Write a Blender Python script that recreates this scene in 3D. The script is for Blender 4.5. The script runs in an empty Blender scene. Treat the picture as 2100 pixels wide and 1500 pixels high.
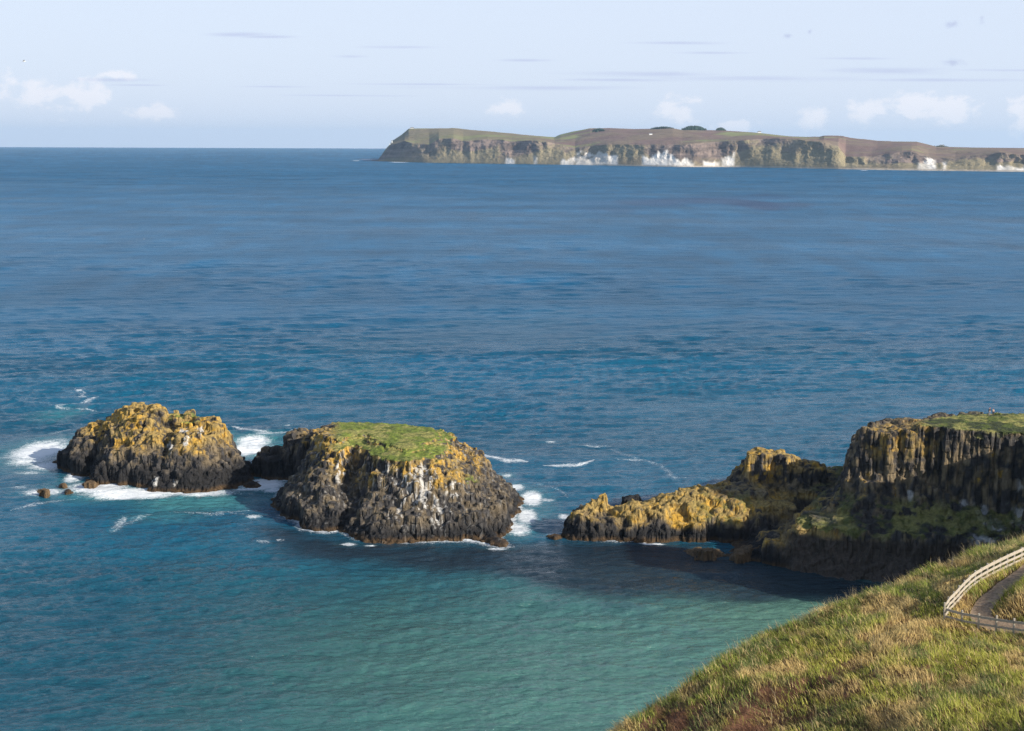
import bpy, math, random
import numpy as np
from mathutils import Matrix, Vector

random.seed(7)
RNG = np.random.default_rng(7)
S = bpy.context.scene
COL = S.collection

# ------------------------------------------------------------------ camera, sky, sun
H = 85.0; FPX = 2917.0
cam_d = bpy.data.cameras.new('camera'); cam = bpy.data.objects.new('camera', cam_d); COL.objects.link(cam)
cam_d.sensor_width = 36; cam_d.lens = 36 * FPX / 2100; cam_d.clip_start = 0.5; cam_d.clip_end = 120000
EYE = 297.5
PITCH = math.atan((750 - EYE) / FPX); ROLL = math.radians(0.22)
R3 = Matrix.Rotation(math.pi / 2 - PITCH, 3, 'X') @ Matrix.Rotation(ROLL, 3, 'Z')
cam.matrix_world = Matrix.Translation((0, 0, H)) @ R3.to_4x4()
S.camera = cam
RM = np.array(R3)

def ray(px, py):
    d = np.stack([(np.asarray(px, float) - 1050) / FPX, -(np.asarray(py, float) - 750) / FPX, -np.ones_like(np.asarray(px, float))], -1)
    return d @ RM.T

def at_z(px, py, z=0.0):            # world x, y where the sight line meets the level z
    d = ray(px, py); t = (z - H) / d[..., 2]
    return np.stack([d[..., 0] * t, d[..., 1] * t], -1)

def at_y(px, py, D):                # world point where the sight line reaches the distance y = D
    d = ray(px, py); t = D / d[..., 1]
    return np.stack([d[..., 0] * t, d[..., 1] * t, H + d[..., 2] * t], -1)

SUN_EL = math.radians(25.0); SUN_H = (0.85, -0.53)
_n = math.hypot(*SUN_H); SUN_H = (SUN_H[0] / _n, SUN_H[1] / _n)
sd = Vector((SUN_H[0] * math.cos(SUN_EL), SUN_H[1] * math.cos(SUN_EL), math.sin(SUN_EL)))
sl = bpy.data.lights.new('sun', 'SUN'); sl.energy = 5.0; sl.angle = math.radians(0.5); sl.color = (1.0, 0.93, 0.80)
so = bpy.data.objects.new('sun', sl); COL.objects.link(so); so.rotation_euler = sd.to_track_quat('Z', 'Y').to_euler()

W = bpy.data.worlds.new('World'); S.world = W; W.use_nodes = True
nt = W.node_tree; N = nt.nodes; L = nt.links
for n in list(N): N.remove(n)

class G:
    """small helper to wire node trees"""
    def __init__(s, tree): s.t = tree
    def node(s, kind, **kw):
        n = s.t.nodes.new(kind)
        for k, v in kw.items(): setattr(n, k, v)
        return n
    def put(s, sock, v):
        if hasattr(v, 'default_value') or hasattr(v, 'links'): s.t.links.new(v, sock)
        else: sock.default_value = v
    def m(s, op, a, b=0.0, c=0.0, clamp=False):
        n = s.node('ShaderNodeMath', operation=op, use_clamp=clamp)
        s.put(n.inputs[0], a); s.put(n.inputs[1], b); s.put(n.inputs[2], c)
        return n.outputs[0]
    def mix(s, f, a, b, mode='MIX'):
        n = s.node('ShaderNodeMix', data_type='RGBA', blend_type=mode)
        s.put(n.inputs[0], f); s.put(n.inputs[6], a); s.put(n.inputs[7], b)
        return n.outputs[2]
    def noise(s, vec, scale, detail=4, rough=0.55, dist=0.0):
        n = s.node('ShaderNodeTexNoise'); s.put(n.inputs['Vector'], vec)
        n.inputs['Scale'].default_value = scale; n.inputs['Detail'].default_value = detail
        n.inputs['Roughness'].default_value = rough; n.inputs['Distortion'].default_value = dist
        return n.outputs[0]
    def ramp(s, v, lo, hi, a=0.0, b=1.0, smooth=True):
        n = s.node('ShaderNodeMapRange'); n.interpolation_type = 'SMOOTHSTEP' if smooth else 'LINEAR'
        s.put(n.inputs[0], v)
        for i, x in zip((1, 2, 3, 4), (lo, hi, a, b)): s.put(n.inputs[i], x)
        return n.outputs[0]
    def xyz(s, x, y, z=0.0):
        n = s.node('ShaderNodeCombineXYZ'); s.put(n.inputs[0], x); s.put(n.inputs[1], y); s.put(n.inputs[2], z); return n.outputs[0]
    def scale(s, v, xyz):
        n = s.node('ShaderNodeVectorMath', operation='MULTIPLY'); s.put(n.inputs[0], v); n.inputs[1].default_value = xyz; return n.outputs[0]

g = G(nt)
sky = g.node('ShaderNodeTexSky', sky_type='NISHITA')
sky.sun_disc = False; sky.sun_elevation = SUN_EL
sky.sun_rotation = math.atan2(SUN_H[0], SUN_H[1])
sky.altitude = 50; sky.air_density = 1.0; sky.dust_density = 1.2; sky.ozone_density = 1.5
tc = g.node('ShaderNodeTexCoord'); sp = g.node('ShaderNodeSeparateXYZ'); L.new(tc.outputs['Generated'], sp.inputs[0])
X, Y, Z = sp.outputs
yy = g.m('MAXIMUM', Y, 0.05)
u = g.m('DIVIDE', X, yy); v = g.m('DIVIDE', Z, yy)          # tangent of azimuth / elevation
def uv(px, py): return (px - 1050) / 2917.0, (302 - py) / 2917.0 + (1050-px)/2917*0 + 0.0035 * 0
front = g.ramp(Y, 0.1, 0.4)
puff = g.noise(g.scale(g.xyz(u, v), (34, 52, 1)), 1.0, 9, 0.62, 0.3)
puff2 = g.noise(g.scale(g.xyz(u, v), (110, 150, 1)), 1.0, 5, 0.6)
strk = g.noise(g.scale(g.xyz(u, v), (9, 130, 1)), 1.0, 7, 0.6, 0.4)
def ell(px, py, rx, ry, flat=False):
    cu, cv = uv(px, py)
    a = g.m('DIVIDE', g.m('SUBTRACT', u, cu), rx / 2917.0); b = g.m('DIVIDE', g.m('SUBTRACT', v, cv), ry / 2917.0)
    r = g.m('ADD', g.m('MULTIPLY', a, a), g.m('MULTIPLY', b, b))
    return g.m('SUBTRACT', 1.0, g.m('SQRT', r))
def union(items):
    o = items[0]
    for i in items[1:]: o = g.m('MAXIMUM', o, i)
    return o
cum = union([ell(80, 200, 110, 62), ell(200, 205, 90, 48), ell(245, 165, 75, 16), ell(330, 240, 80, 26), ell(1035, 230, 60, 28),
             ell(1385, 232, 62, 48), ell(1660, 240, 60, 40), ell(1760, 235, 60, 34), ell(1865, 220, 75, 42), ell(1930, 235, 80, 46),
             ell(2080, 240, 60, 52), ell(1500, 265, 70, 20)])
cum_f = g.m('ADD', cum, g.m('MULTIPLY', g.m('SUBTRACT', g.m('ADD', g.m('MULTIPLY', puff, .7), g.m('MULTIPLY', puff2, .3)), 0.52), 4.2))
cum_m = g.m('MULTIPLY', g.ramp(cum_f, 0.15, 0.75), front)
thin = union([ell(490, 86, 90, 6), ell(560, 90, 80, 4), ell(840, 109, 125, 5), ell(725, 128, 55, 5), ell(1370, 99, 150, 5), ell(1460, 118, 110, 4), ell(1075, 134, 70, 4),
              ell(1340, 160, 240, 8), ell(1800, 152, 170, 10), ell(1560, 168, 300, 9), ell(2060, 150, 160, 4), ell(1100, 188, 330, 7), ell(250, 176, 110, 6), ell(1720, 128, 130, 4), ell(560, 188, 120, 3), ell(900, 182, 260, 3), ell(700, 205, 200, 3), ell(1900, 170, 260, 5), ell(1250, 172, 160, 4), ell(300, 186, 90, 3)])
wisp = union([ell(1930, 60, 22, 14), ell(1987, 48, 9, 16), ell(1600, 84, 16, 8), ell(1935, 134, 26, 13), ell(1644, 76, 7, 8)])
thin_f = g.m('ADD', thin, g.m('MULTIPLY', g.m('SUBTRACT', strk, 0.52), 1.6))
thin_m = g.m('MULTIPLY', g.ramp(thin_f, 0.0, 1.1), front)
wisp_f = g.m('ADD', wisp, g.m('MULTIPLY', g.m('SUBTRACT', puff2, 0.55), 3.0))
wisp_m = g.m('MULTIPLY', g.ramp(wisp_f, 0.0, 1.6), front)
# thin high veil that whitens the blue (this sky was milky)
veil = g.ramp(Z, 0.09, 0.36, 0.88, 0.06)
SKY_K = 0.12
base = g.mix(1.0, sky.outputs[0], (SKY_K, SKY_K, SKY_K, 1), 'MULTIPLY')
VE = (0.57, 0.635, 0.765, 1)
c1 = g.mix(veil, base, VE)
c2 = g.mix(g.m('MULTIPLY', cum_m, 0.62), c1, (0.78, 0.76, 0.79, 1))
c3 = g.mix(g.m('MULTIPLY', thin_m, 0.5), c2, (0.36, 0.40, 0.60, 1))
c4 = g.mix(g.m('MULTIPLY', wisp_m, 0.6), c3, (0.30, 0.34, 0.54, 1))
bg = g.node('ShaderNodeBackground'); L.new(c4, bg.inputs[0]); bg.inputs[1].default_value = 1.0
ow = g.node('ShaderNodeOutputWorld'); L.new(bg.outputs[0], ow.inputs[0])

S.view_settings.view_transform = 'Standard'; S.view_settings.look = 'None'
S.view_settings.exposure = 0.42; S.view_settings.gamma = 1.0
S.render.engine = 'CYCLES'
S.cycles.max_bounces = 6; S.cycles.diffuse_bounces = 2; S.cycles.glossy_bounces = 2; S.cycles.volume_bounces = 1
S.cycles.use_denoising = True; S.cycles.denoising_prefilter = 'NONE'; S.cycles.denoising_input_passes = 'RGB_ALBEDO_NORMAL'
S.cycles.sample_clamp_indirect = 4

# ------------------------------------------------------------------ numpy noise
def _h(i, j, k, s):
    n = (i * 374761393 + j * 668265263 + k * 1274126177 + s * 974634777) & 0xFFFFFFFF
    n = ((n ^ (n >> 13)) * 1274126177) & 0xFFFFFFFF
    n = ((n ^ (n >> 15)) * 2246822519) & 0xFFFFFFFF
    return ((n ^ (n >> 16)) & 0xFFFFFF) / float(0xFFFFFF)
def vnoise(x, y, z=None, s=0):
    x = np.asarray(x, float); y = np.asarray(y, float)
    z = np.zeros_like(x) if z is None else np.asarray(z, float)
    xi = np.floor(x).astype(np.int64); yi = np.floor(y).astype(np.int64); zi = np.floor(z).astype(np.int64)
    fx = x - xi; fy = y - yi; fz = z - zi
    fx = fx * fx * (3 - 2 * fx); fy = fy * fy * (3 - 2 * fy); fz = fz * fz * (3 - 2 * fz)
    def lay(k):
        a = _h(xi, yi, k, s); b = _h(xi + 1, yi, k, s); c = _h(xi, yi + 1, k, s); d = _h(xi + 1, yi + 1, k, s)
        return (a + (b - a) * fx) * (1 - fy) + (c + (d - c) * fx) * fy
    if not fz.any(): return lay(zi)
    return lay(zi) * (1 - fz) + lay(zi + 1) * fz
def fbm(x, y, z=None, o=4, s=0, gain=0.5):
    t = 0; a = 1; A = 0
    x = np.asarray(x, float); y = np.asarray(y, float)
    for i in range(o):
        t = t + a * vnoise(x, y, z, s + i * 17); A += a; a *= gain
        x = x * 2.03 + 5.1; y = y * 2.03 + 1.7; z = None if z is None else z * 2.03 + 3.3
    return t / A
def sstep(a, b, x):
    t = np.clip((x - a) / (b - a), 0, 1); return t * t * (3 - 2 * t)
def voro(x, y, s=0, jit=0.8):
    xi = np.floor(x).astype(np.int64); yi = np.floor(y).astype(np.int64)
    f1 = np.full(x.shape, 9.0); f2 = np.full(x.shape, 9.0); idv = np.zeros(x.shape); cx = np.zeros(x.shape); cy = np.zeros(x.shape)
    zz = np.zeros_like(xi)
    for i in (-1, 0, 1):
        for j in (-1, 0, 1):
            a = xi + i; b = yi + j
            px = a + .5 + jit * (_h(a, b, zz, s + 1) - .5); py = b + .5 + jit * (_h(a, b, zz, s + 2) - .5)
            d = np.hypot(px - x, py - y); r = _h(a, b, zz, s + 3)
            near = d < f1
            f2 = np.where(near, f1, np.minimum(f2, d)); idv = np.where(near, r, idv); cx = np.where(near, px, cx); cy = np.where(near, py, cy)
            f1 = np.where(near, d, f1)
    return f1, f2, idv, cx, cy
def sdist(P, poly):                 # signed distance, positive inside
    x, y = P[..., 0], P[..., 1]; n = len(poly)
    d = np.full(x.shape, 1e18); ins = np.zeros(x.shape, bool)
    for i in range(n):
        ax, ay = poly[i]; bx, by = poly[(i + 1) % n]
        ex, ey = bx - ax, by - ay; wx, wy = x - ax, y - ay
        t = np.clip((wx * ex + wy * ey) / (ex * ex + ey * ey + 1e-12), 0, 1)
        d = np.minimum(d, (wx - ex * t) ** 2 + (wy - ey * t) ** 2)
        c = ((ay > y) != (by > y)) & (x < ex * (y - ay) / (ey if abs(ey) > 1e-12 else 1e-12) + ax)
        ins ^= c
    return np.where(ins, 1, -1) * np.sqrt(d)
def ldist(P, pts):                  # distance to a polyline and position along it (0..1)
    x, y = P[..., 0], P[..., 1]; d = np.full(x.shape, 1e18); u_ = np.zeros(x.shape); n = len(pts) - 1
    for i in range(n):
        ax, ay = pts[i]; bx, by = pts[i + 1]; ex, ey = bx - ax, by - ay; wx, wy = x - ax, y - ay
        t = np.clip((wx * ex + wy * ey) / (ex * ex + ey * ey + 1e-12), 0, 1)
        q = (wx - ex * t) ** 2 + (wy - ey * t) ** 2
        u_ = np.where(q < d, (i + t) / n, u_); d = np.minimum(d, q)
    return np.sqrt(d), u_

# ------------------------------------------------------------------ object helpers
def mesh_np(name, V, F, smooth=False):      # F: (n,4) or (n,3) or list of such
    me = bpy.data.meshes.new(name)
    Fs = F if isinstance(F, list) else [F]
    Fs = [f for f in Fs if len(f)]
    nl = sum(f.size for f in Fs); nf = sum(len(f) for f in Fs)
    me.vertices.add(len(V)); me.vertices.foreach_set('co', np.asarray(V, np.float32).ravel())
    me.loops.add(nl); me.loops.foreach_set('vertex_index', np.concatenate([f.ravel() for f in Fs]).astype(np.int32))
    me.polygons.add(nf)
    cnt = np.concatenate([np.full(len(f), f.shape[1]) for f in Fs]); st = np.concatenate([[0], np.cumsum(cnt)[:-1]])
    me.polygons.foreach_set('loop_start', st.astype(np.int32)); me.polygons.foreach_set('loop_total', cnt.astype(np.int32))
    me.update(calc_edges=True)
    me.polygons.foreach_set('use_smooth', np.full(nf, smooth)); me.update()
    return me
def set_col(me, name, rgb):
    a = me.color_attributes.new(name, 'FLOAT_COLOR', 'POINT')
    c = np.ones((len(me.vertices), 4), np.float32); c[:, :3] = rgb
    a.data.foreach_set('color', c.ravel())
def link(name, me, mat=None, parent=None):
    o = bpy.data.objects.new(name, me); COL.objects.link(o)
    if mat: me.materials.append(mat)
    if parent: o.parent = parent
    return o
def tag(o, label=None, cat=None, group=None, kind=None):
    if label: o['label'] = label
    if cat: o['category'] = cat
    if group: o['group'] = group
    if kind: o['kind'] = kind
    return o
def empty(name, loc):
    o = bpy.data.objects.new(name, None); COL.objects.link(o); o.location = loc; return o
def grid_faces(ny, nx):
    i = np.arange(ny - 1)[:, None] * nx + np.arange(nx - 1)[None, :]
    return np.stack([i, i + 1, i + nx + 1, i + nx], -1).reshape(-1, 4)

def attr_mat(name, rough=0.9, noise=(1.5, 0.75, 1.3), bump=(3.0, 0.25, 0.25), spec=0.25, stretch=(1, 1, 1)):
    """albedo from the 'Col' attribute, broken up by fine noise"""
    m = bpy.data.materials.new(name); m.use_nodes = True; t = m.node_tree; q = G(t)
    bs = t.nodes['Principled BSDF']
    ge = q.node('ShaderNodeNewGeometry'); P = q.scale(ge.outputs['Position'], stretch)
    at = q.node('ShaderNodeVertexColor', layer_name='Col')
    n1 = q.noise(P, noise[0], 6, 0.65)
    k = q.ramp(n1, 0.3, 0.7, noise[1], noise[2], False)
    c = q.mix(1.0, at.outputs[0], q.xyz(k, k, k), 'MULTIPLY')
    t.links.new(c, bs.inputs['Base Color'])
    bs.inputs['Roughness'].default_value = rough; bs.inputs['Specular IOR Level'].default_value = spec
    if bump:
        n2 = q.noise(P, bump[0], 5, 0.7)
        b = q.node('ShaderNodeBump'); b.inputs['Strength'].default_value = bump[1]; b.inputs['Distance'].default_value = bump[2]
        t.links.new(n2, b.inputs['Height']); t.links.new(b.outputs[0], bs.inputs['Normal'])
    return m
def plain_mat(name, rgb, rough=0.8, nscale=6.0, lo=0.8, hi=1.2, bump=0.1, stretch=(1, 1, 1)):
    m = bpy.data.materials.new(name); m.use_nodes = True; t = m.node_tree; q = G(t); bs = t.nodes['Principled BSDF']
    tc_ = q.node('ShaderNodeTexCoord'); P = q.scale(tc_.outputs['Object'], stretch)
    n1 = q.noise(P, nscale, 5, 0.6); k = q.ramp(n1, 0.3, 0.7, lo, hi, False)
    t.links.new(q.mix(1.0, (*rgb, 1), q.xyz(k, k, k), 'MULTIPLY'), bs.inputs['Base Color'])
    bs.inputs['Roughness'].default_value = rough
    b = q.node('ShaderNodeBump'); b.inputs['Strength'].default_value = bump; b.inputs['Distance'].default_value = 0.02
    t.links.new(n1, b.inputs['Height']); t.links.new(b.outputs[0], bs.inputs['Normal'])
    return m
M_ROCK = attr_mat('basalt', 0.85, (1.6, 0.6, 1.4), (1.8, 1.0, 0.45), 0.3, (1, 1, 0.35))
M_ISLE = attr_mat('far_island_ground', 0.95, (0.02, 0.8, 1.2), (0.03, 0.6, 8.0), 0.1)
M_LAND = attr_mat('turf', 0.95, (1.2, 0.7, 1.3), (4.0, 0.5, 0.15), 0.15)

# ------------------------------------------------------------------ rocks: contour levels -> solid -> columns
Z0 = -1.0
def contour(z, pts):
    return z, at_z(np.array([p[0] for p in pts], float), np.array([p[1] for p in pts], float), z)
def blob_height(P, levels, dome=0.04):
    h = np.full(P.shape[:-1], -6.0)
    sds = [sdist(P, c[1]) for c in levels]
    zs = [c[0] for c in levels]
    h = np.where(sds[0] <= 0, np.maximum(-6.0, zs[0] + sds[0] * 1.2), h)
    for i in range(len(levels)):
        ins = sds[i] > 0
        if i + 1 < len(levels):
            di = sds[i]; do = np.maximum(-sds[i + 1], 0)
            hh = zs[i] + (zs[i + 1] - zs[i]) * (di / (di + do + 1e-6)) ** (1.0 if i == 0 else 1.7)
            h = np.where(ins, hh, h)
        else:
            h = np.where(ins, zs[i] + np.minimum(sds[i], 12) * dome, h)
    return h
def heightfield(blobs, bounds, step, warp=(1.1, 5.0), seed=0, cell=1.25, stepq=.85, topz=99, jit=1.0):
    x = np.arange(bounds[0], bounds[1], step); y = np.arange(bounds[2], bounds[3], step)
    XX, YY = np.meshgrid(x, y)
    wx = (fbm(XX / warp[1], YY / warp[1], o=3, s=seed + 5) - .5) * 2 * warp[0]; wy = (fbm(XX / warp[1], YY / warp[1], o=3, s=seed + 9) - .5) * 2 * warp[0]
    P = np.stack([XX + wx, YY + wy], -1)
    # basalt breaks along its columns: the ground height is taken column by column, columns in buttresses
    jx = XX + (vnoise(XX / 2.2, YY / 2.2, None, seed + 71) - .5) * .8; jy = YY + (vnoise(XX / 2.2, YY / 2.2, None, seed + 72) - .5) * .8
    _, _, rB, bx, by = voro(jx / (cell * 3.6), jy / (cell * 3.6), seed + 11)
    _, _, rC, cx, cy = voro(jx / cell, jy / cell, seed + 12, .9)
    C2 = np.stack([cx * cell, cy * cell], -1); B2_ = np.stack([bx * cell * 3.6, by * cell * 3.6], -1)
    Pw = np.stack([wx, wy], -1)
    P = P * (1 - stepq) + (C2 * .76 + B2_ * .24 + Pw) * stepq
    h = None
    for b in blobs:
        hb = blob_height(P, b)
        h = hb if h is None else np.maximum(h, hb)
    k = sstep(.2, 3, h) * (1 - sstep(topz - 1.2, topz, h))
    h = h + ((rC - .5) * 1.5 + (rB - .5) * 1.6) * k * jit
    return XX, YY, h
def remeshed(XX, YY, h, vox, bottom=-3.0):
    ny, nx = h.shape; h = np.maximum(h, bottom + 0.8)
    top = np.stack([XX, YY, h], -1).reshape(-1, 3); bot = top.copy(); bot[:, 2] = bottom
    n = nx * ny; F = grid_faces(ny, nx); FB = F[:, ::-1] + n
    def side(ix): a = ix[:-1]; b = ix[1:]; return np.stack([b, a, a + n, b + n], -1)
    I = np.arange(n).reshape(ny, nx)
    sides = np.concatenate([side(I[0, :]), side(I[:, -1]), side(I[-1, ::-1]), side(I[::-1, 0])])
    me = mesh_np('tmp', np.concatenate([top, bot]), np.concatenate([F, FB, sides]))
    o = bpy.data.objects.new('tmp', me); COL.objects.link(o)
    md = o.modifiers.new('r', 'REMESH'); md.mode = 'VOXEL'; md.voxel_size = vox; md.adaptivity = 0
    dg = bpy.context.evaluated_depsgraph_get(); ev = o.evaluated_get(dg); em = ev.to_mesh()
    V = np.zeros(len(em.vertices) * 3); em.vertices.foreach_get('co', V); V = V.reshape(-1, 3)
    NN = np.zeros(len(em.vertices) * 3); em.vertex_normals.foreach_get('vector', NN); NN = NN.reshape(-1, 3)
    lt = np.zeros(len(em.polygons), np.int32); em.polygons.foreach_get('loop_total', lt)
    lv = np.zeros(len(em.loops), np.int32); em.loops.foreach_get('vertex_index', lv)
    ls = np.zeros(len(em.polygons), np.int32); em.polygons.foreach_get('loop_start', ls)
    quad = lt == 4
    F = lv[ls[quad][:, None] + np.arange(4)]
    ev.to_mesh_clear(); bpy.data.objects.remove(o); bpy.data.meshes.remove(me)
    keep = V[F][:, :, 2].max(1) > Z0
    F = F[keep]; used = np.unique(F); idx = np.full(len(V), -1); idx[used] = np.arange(len(used))
    return V[used], NN[used], idx[F]

def columnize(V, NN, cell=1.15, amp=0.55, crack=0.55, rough=0.5, seed=0, blockh=1.7):
    """push basalt columns in and out, break them into blocks"""
    x, y, z = V.T
    side = np.clip(1 - NN[:, 2], 0, 1) ** 0.6
    w = 0.5
    xw = x + (vnoise(x / 4, y / 4, z / 6, seed + 40) - .5) * 2 * w; yw = y + (vnoise(x / 4, y / 4, z / 6, seed + 41) - .5) * 2 * w
    f1, f2, r, cx, cy = voro(xw / cell, yw / cell, seed)
    edge = 1 - sstep(0.0, 0.28, f2 - f1)
    zi = np.floor(z / blockh + r * 7).astype(np.int64)
    rb = _h((cx * 61).astype(np.int64), (cy * 61).astype(np.int64), zi, seed + 5)
    fz = z / blockh + r * 7 - zi
    joint = 1 - sstep(0.0, 0.12, np.minimum(fz, 1 - fz))
    big = fbm(x / 6.5, y / 6.5, z / 9, 3, seed + 50) - .5
    gul = fbm(x / 2.6, y / 2.6, z / 14, 2, seed + 54) - .5
    mid = .5 - np.abs(fbm(x / 3.2, y / 3.2, z / 4.5, 3, seed + 57) - .5) * 3.2
    fine = fbm(x / 0.9, y / 0.9, z / 1.3, 3, seed + 60) - .5
    d = side * (amp * .6 * (r - .5) + amp * .4 * (rb - .5) - crack * .6 * edge - crack * .28 * joint + gul * 2.4 * amp) + (big * 2.6 + mid * .8) * rough + fine * 0.9 * rough
    d = d * sstep(-1.0, 1.0, z + 0.5)
    return V + NN * d[:, None], edge, r, rb, (big + .5), (fine + .5), gul

def normals_of(V, F):
    a = np.cross(V[F[:, 2]] - V[F[:, 0]], V[F[:, 3]] - V[F[:, 1]])
    n = np.zeros_like(V)
    for k in range(4): np.add.at(n, F[:, k], a)
    return n / (np.linalg.norm(n, axis=1, keepdims=True) + 1e-9)
def lerp(c, col, f): return c + (np.asarray(col) - c) * np.clip(f, 0, 1)[:, None]

C_ROCK = (0.055, 0.05, 0.048); C_DARK = (0.020, 0.019, 0.020); C_LICH = (0.50, 0.29, 0.045); C_LICH2 = (0.36, 0.25, 0.085)
C_TAN = (0.24, 0.18, 0.105); C_GUA = (0.60, 0.58, 0.55); C_WEED = (0.085, 0.050, 0.022); C_TURF = (0.16, 0.20, 0.032); C_TURF2 = (0.27, 0.25, 0.075)

def rock(name, blobs, bounds, vox, seed, colour, cell=1.15, amp=0.55, crack=0.55, rough=0.5, warp=(1.1, 5.0), blockh=2.6, step=0.25, parent=None, flat_fn=None, topz=99, jit=1.0):
    XX, YY, h = heightfield(blobs, bounds, step, warp, seed, cell * 1.15, .85, topz, jit)
    V, NN, F = remeshed(XX, YY, h, vox)
    V0 = V.copy()
    V, edge, r, rb, big, fine, gul = columnize(V, NN, cell, amp, crack, rough, seed, blockh)
    if flat_fn is not None:
        k = flat_fn(V0, NN)[:, None]; soft = V0 + NN * ((fbm(V0[:, 0] / 1.1, V0[:, 1] / 1.1, None, 3, seed + 3) - .5) * .5)[:, None]
        V = V * (1 - k) + soft * k
    n2 = normals_of(V, F)
    rgb = colour(V, n2, NN, dict(edge=edge, r=r, rb=rb, big=big, fine=fine, gul=gul))
    me = mesh_np(name, V, F, False); set_col(me, 'Col', np.clip(rgb, 0, 1))
    return link(name, me, M_ROCK, parent)

def rock_colour(seed, lich_z=(4, 9), lich_amt=1.0, black=3.0, guano=None, turf=None, tcol=None, tan=0.4, side_bias=0.0):
    def f(V, n, NN, a):
        x, y, z = V.T
        c = np.tile(np.array(C_ROCK), (len(V), 1)) * (0.75 + 0.5 * a['rb'])[:, None]
        n1 = fbm(x / 4, y / 4, z / 5, 4, seed + 100); n2 = fbm(x / 1.3, y / 1.3, z / 2.2, 3, seed + 110); n3 = fbm(x / .6, y / .6, z / .8, 2, seed + 120)
        c = lerp(c, C_TAN, sstep(0.42, 0.62, n2) * tan * sstep(black - 1, black + 3, z + (n1 - .5) * 4))
        lz = sstep(lich_z[0], lich_z[1], z + (n1 - .5) * 7)
        lm = sstep(0.60 - 0.16 * lich_amt, 0.70 - 0.14 * lich_amt, n2 * .55 + n1 * .2 + n3 * .25 + side_bias * n[:, 0] + 0.05 * n[:, 2]) * lz
        c = lerp(c, C_LICH2, lm * 0.9); 
        lm2 = sstep(0.5, 0.66, n3 * .5 + n1 * .5) * lm
        c = lerp(c, C_LICH, lm2)
        c = lerp(c, C_DARK, sstep(black + 1.2, black - 1.0, z + (n1 - .5) * 3.0 + (n2 - .5) * 2))
        c = lerp(c, C_WEED, sstep(1.15, 0.3, z + (n2 - .5) * 1.0) * 0.85)
        c = c * (1 - 0.35 * a['edge'][:, None])
        if guano is not None: c = lerp(c, C_GUA, guano(V, n, n2, n3, a))
        if turf is not None:
            t = turf(V, n, NN, n1, n2)
            tc = lerp(lerp(np.tile(np.array(C_TURF if tcol is None else tcol), (len(V), 1)), C_TURF2, sstep(.45, .62, n1)), (0.09, 0.115, 0.022), sstep(.5, .7, n2))
            c = c * (1 - t[:, None]) + tc * t[:, None]
        return c
    return f
def px_of(V):                       # where a world point falls in the photograph (used only to place stains and turf on the rock)
    q = (V - np.array([0, 0, H])) @ RM
    return 1050 + FPX * q[:, 0] / -q[:, 2], 750 - FPX * q[:, 1] / -q[:, 2]
def bnd(levels_list, pad=5):
    a = np.concatenate([c[1] for b in levels_list for c in b]); return (a[:, 0].min() - pad, a[:, 0].max() + pad, a[:, 1].min() - pad, a[:, 1].max() + pad)

Q = contour
# --- grassy stack
B2 = [[Q(0, [(557,1037),(575,1058),(605,1068),(622,1087),(665,1093),(700,1090),(735,1106),(790,1114),(850,1110),(950,1108),(985,1110),(1005,1118),(1040,1122),(1022,1100),(1045,1088),(1058,1060),(1074,1036),(1066,1020),(1025,995),(940,975),(850,965),(700,960),(610,975),(575,1005)]),
       Q(5, [(588,1001),(604,1024),(628,1037),(680,1041),(715,1032),(748,1048),(790,1060),(850,1056),(950,1054),(1000,1050),(1028,1040),(1035,1018),(1042,1000),(1000,960),(930,945),(850,936),(700,934),(630,950)]),
       Q(11, [(631,944),(646,961),(674,969),(725,955),(765,985),(850,990),(930,985),(962,972),(978,954),(985,930),(940,912),(850,898),(700,895),(648,905)]),
       Q(15.2, [(650,898),(668,912),(695,925),(722,912),(745,912),(762,935),(830,948),(895,935),(922,910),(915,888),(885,876),(820,869),(740,867),(680,867),(655,875)]),
       Q(16.6, [(664,892),(690,900),(712,892),(750,890),(790,908),(840,918),(880,905),(897,893),(885,880),(820,870),(740,868),(690,868)])]]
guano_pts = [(870,1010,40,60),(830,1000,25,40),(900,1050,30,40),(815,1060,20,40),(935,1000,30,30),(860,970,25,25),(700,960,20,40),(800,965,18,25)]
def guano2(V, n, n2, n3, a):
    px, py = px_of(V); m = np.zeros(len(V))
    for (cx, cy, rx, ry) in guano_pts: m = np.maximum(m, 1 - np.hypot((px - cx) / rx, (py - cy) / ry))
    s = fbm(V[:, 0] / 1.3, V[:, 1] / 1.3, V[:, 2] / 7, 3, 321); s2 = fbm(V[:, 0] / .5, V[:, 1] / .5, V[:, 2] / 2.5, 2, 331)
    v = s * .45 + s2 * .55 + m * .20 - a['edge'] * .12
    return np.clip(sstep(0.58, 0.70, v) * sstep(-0.2, 0.5, m) * 0.72 + sstep(.68, .76, s2) * .22 * sstep(4, 7, V[:, 2]), 0, .8)
def turf2(V, n, NN, n1, n2):
    px, py = px_of(V)
    up = sstep(0.72, 0.90, NN[:, 2])
    t = up * sstep(13.6, 15.3, V[:, 2] + (n2 - .5) * 2) * sstep(668, 705, px + (n1 - .5) * 40)
    side = sstep(.55, .8, NN[:, 2]) * (1 - sstep(6, 22, np.hypot(px - 965, (py - 985) * 1.2))) * 0.9
    return np.maximum(t * 1.0, side)
def flat2(V, NN): return sstep(0.85, 0.96, NN[:, 2]) * sstep(14.5, 15.6, V[:, 2])
o = rock('sea_stack', B2, bnd(B2), 0.26, 200, rock_colour(200, (9, 14), 0.85, 2.6, guano2, turf2, tan=.55), flat_fn=flat2, topz=15.4)
tag(o, 'flat-topped basalt sea stack with bright green grass cap and white streaked front', 'sea stack')

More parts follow.
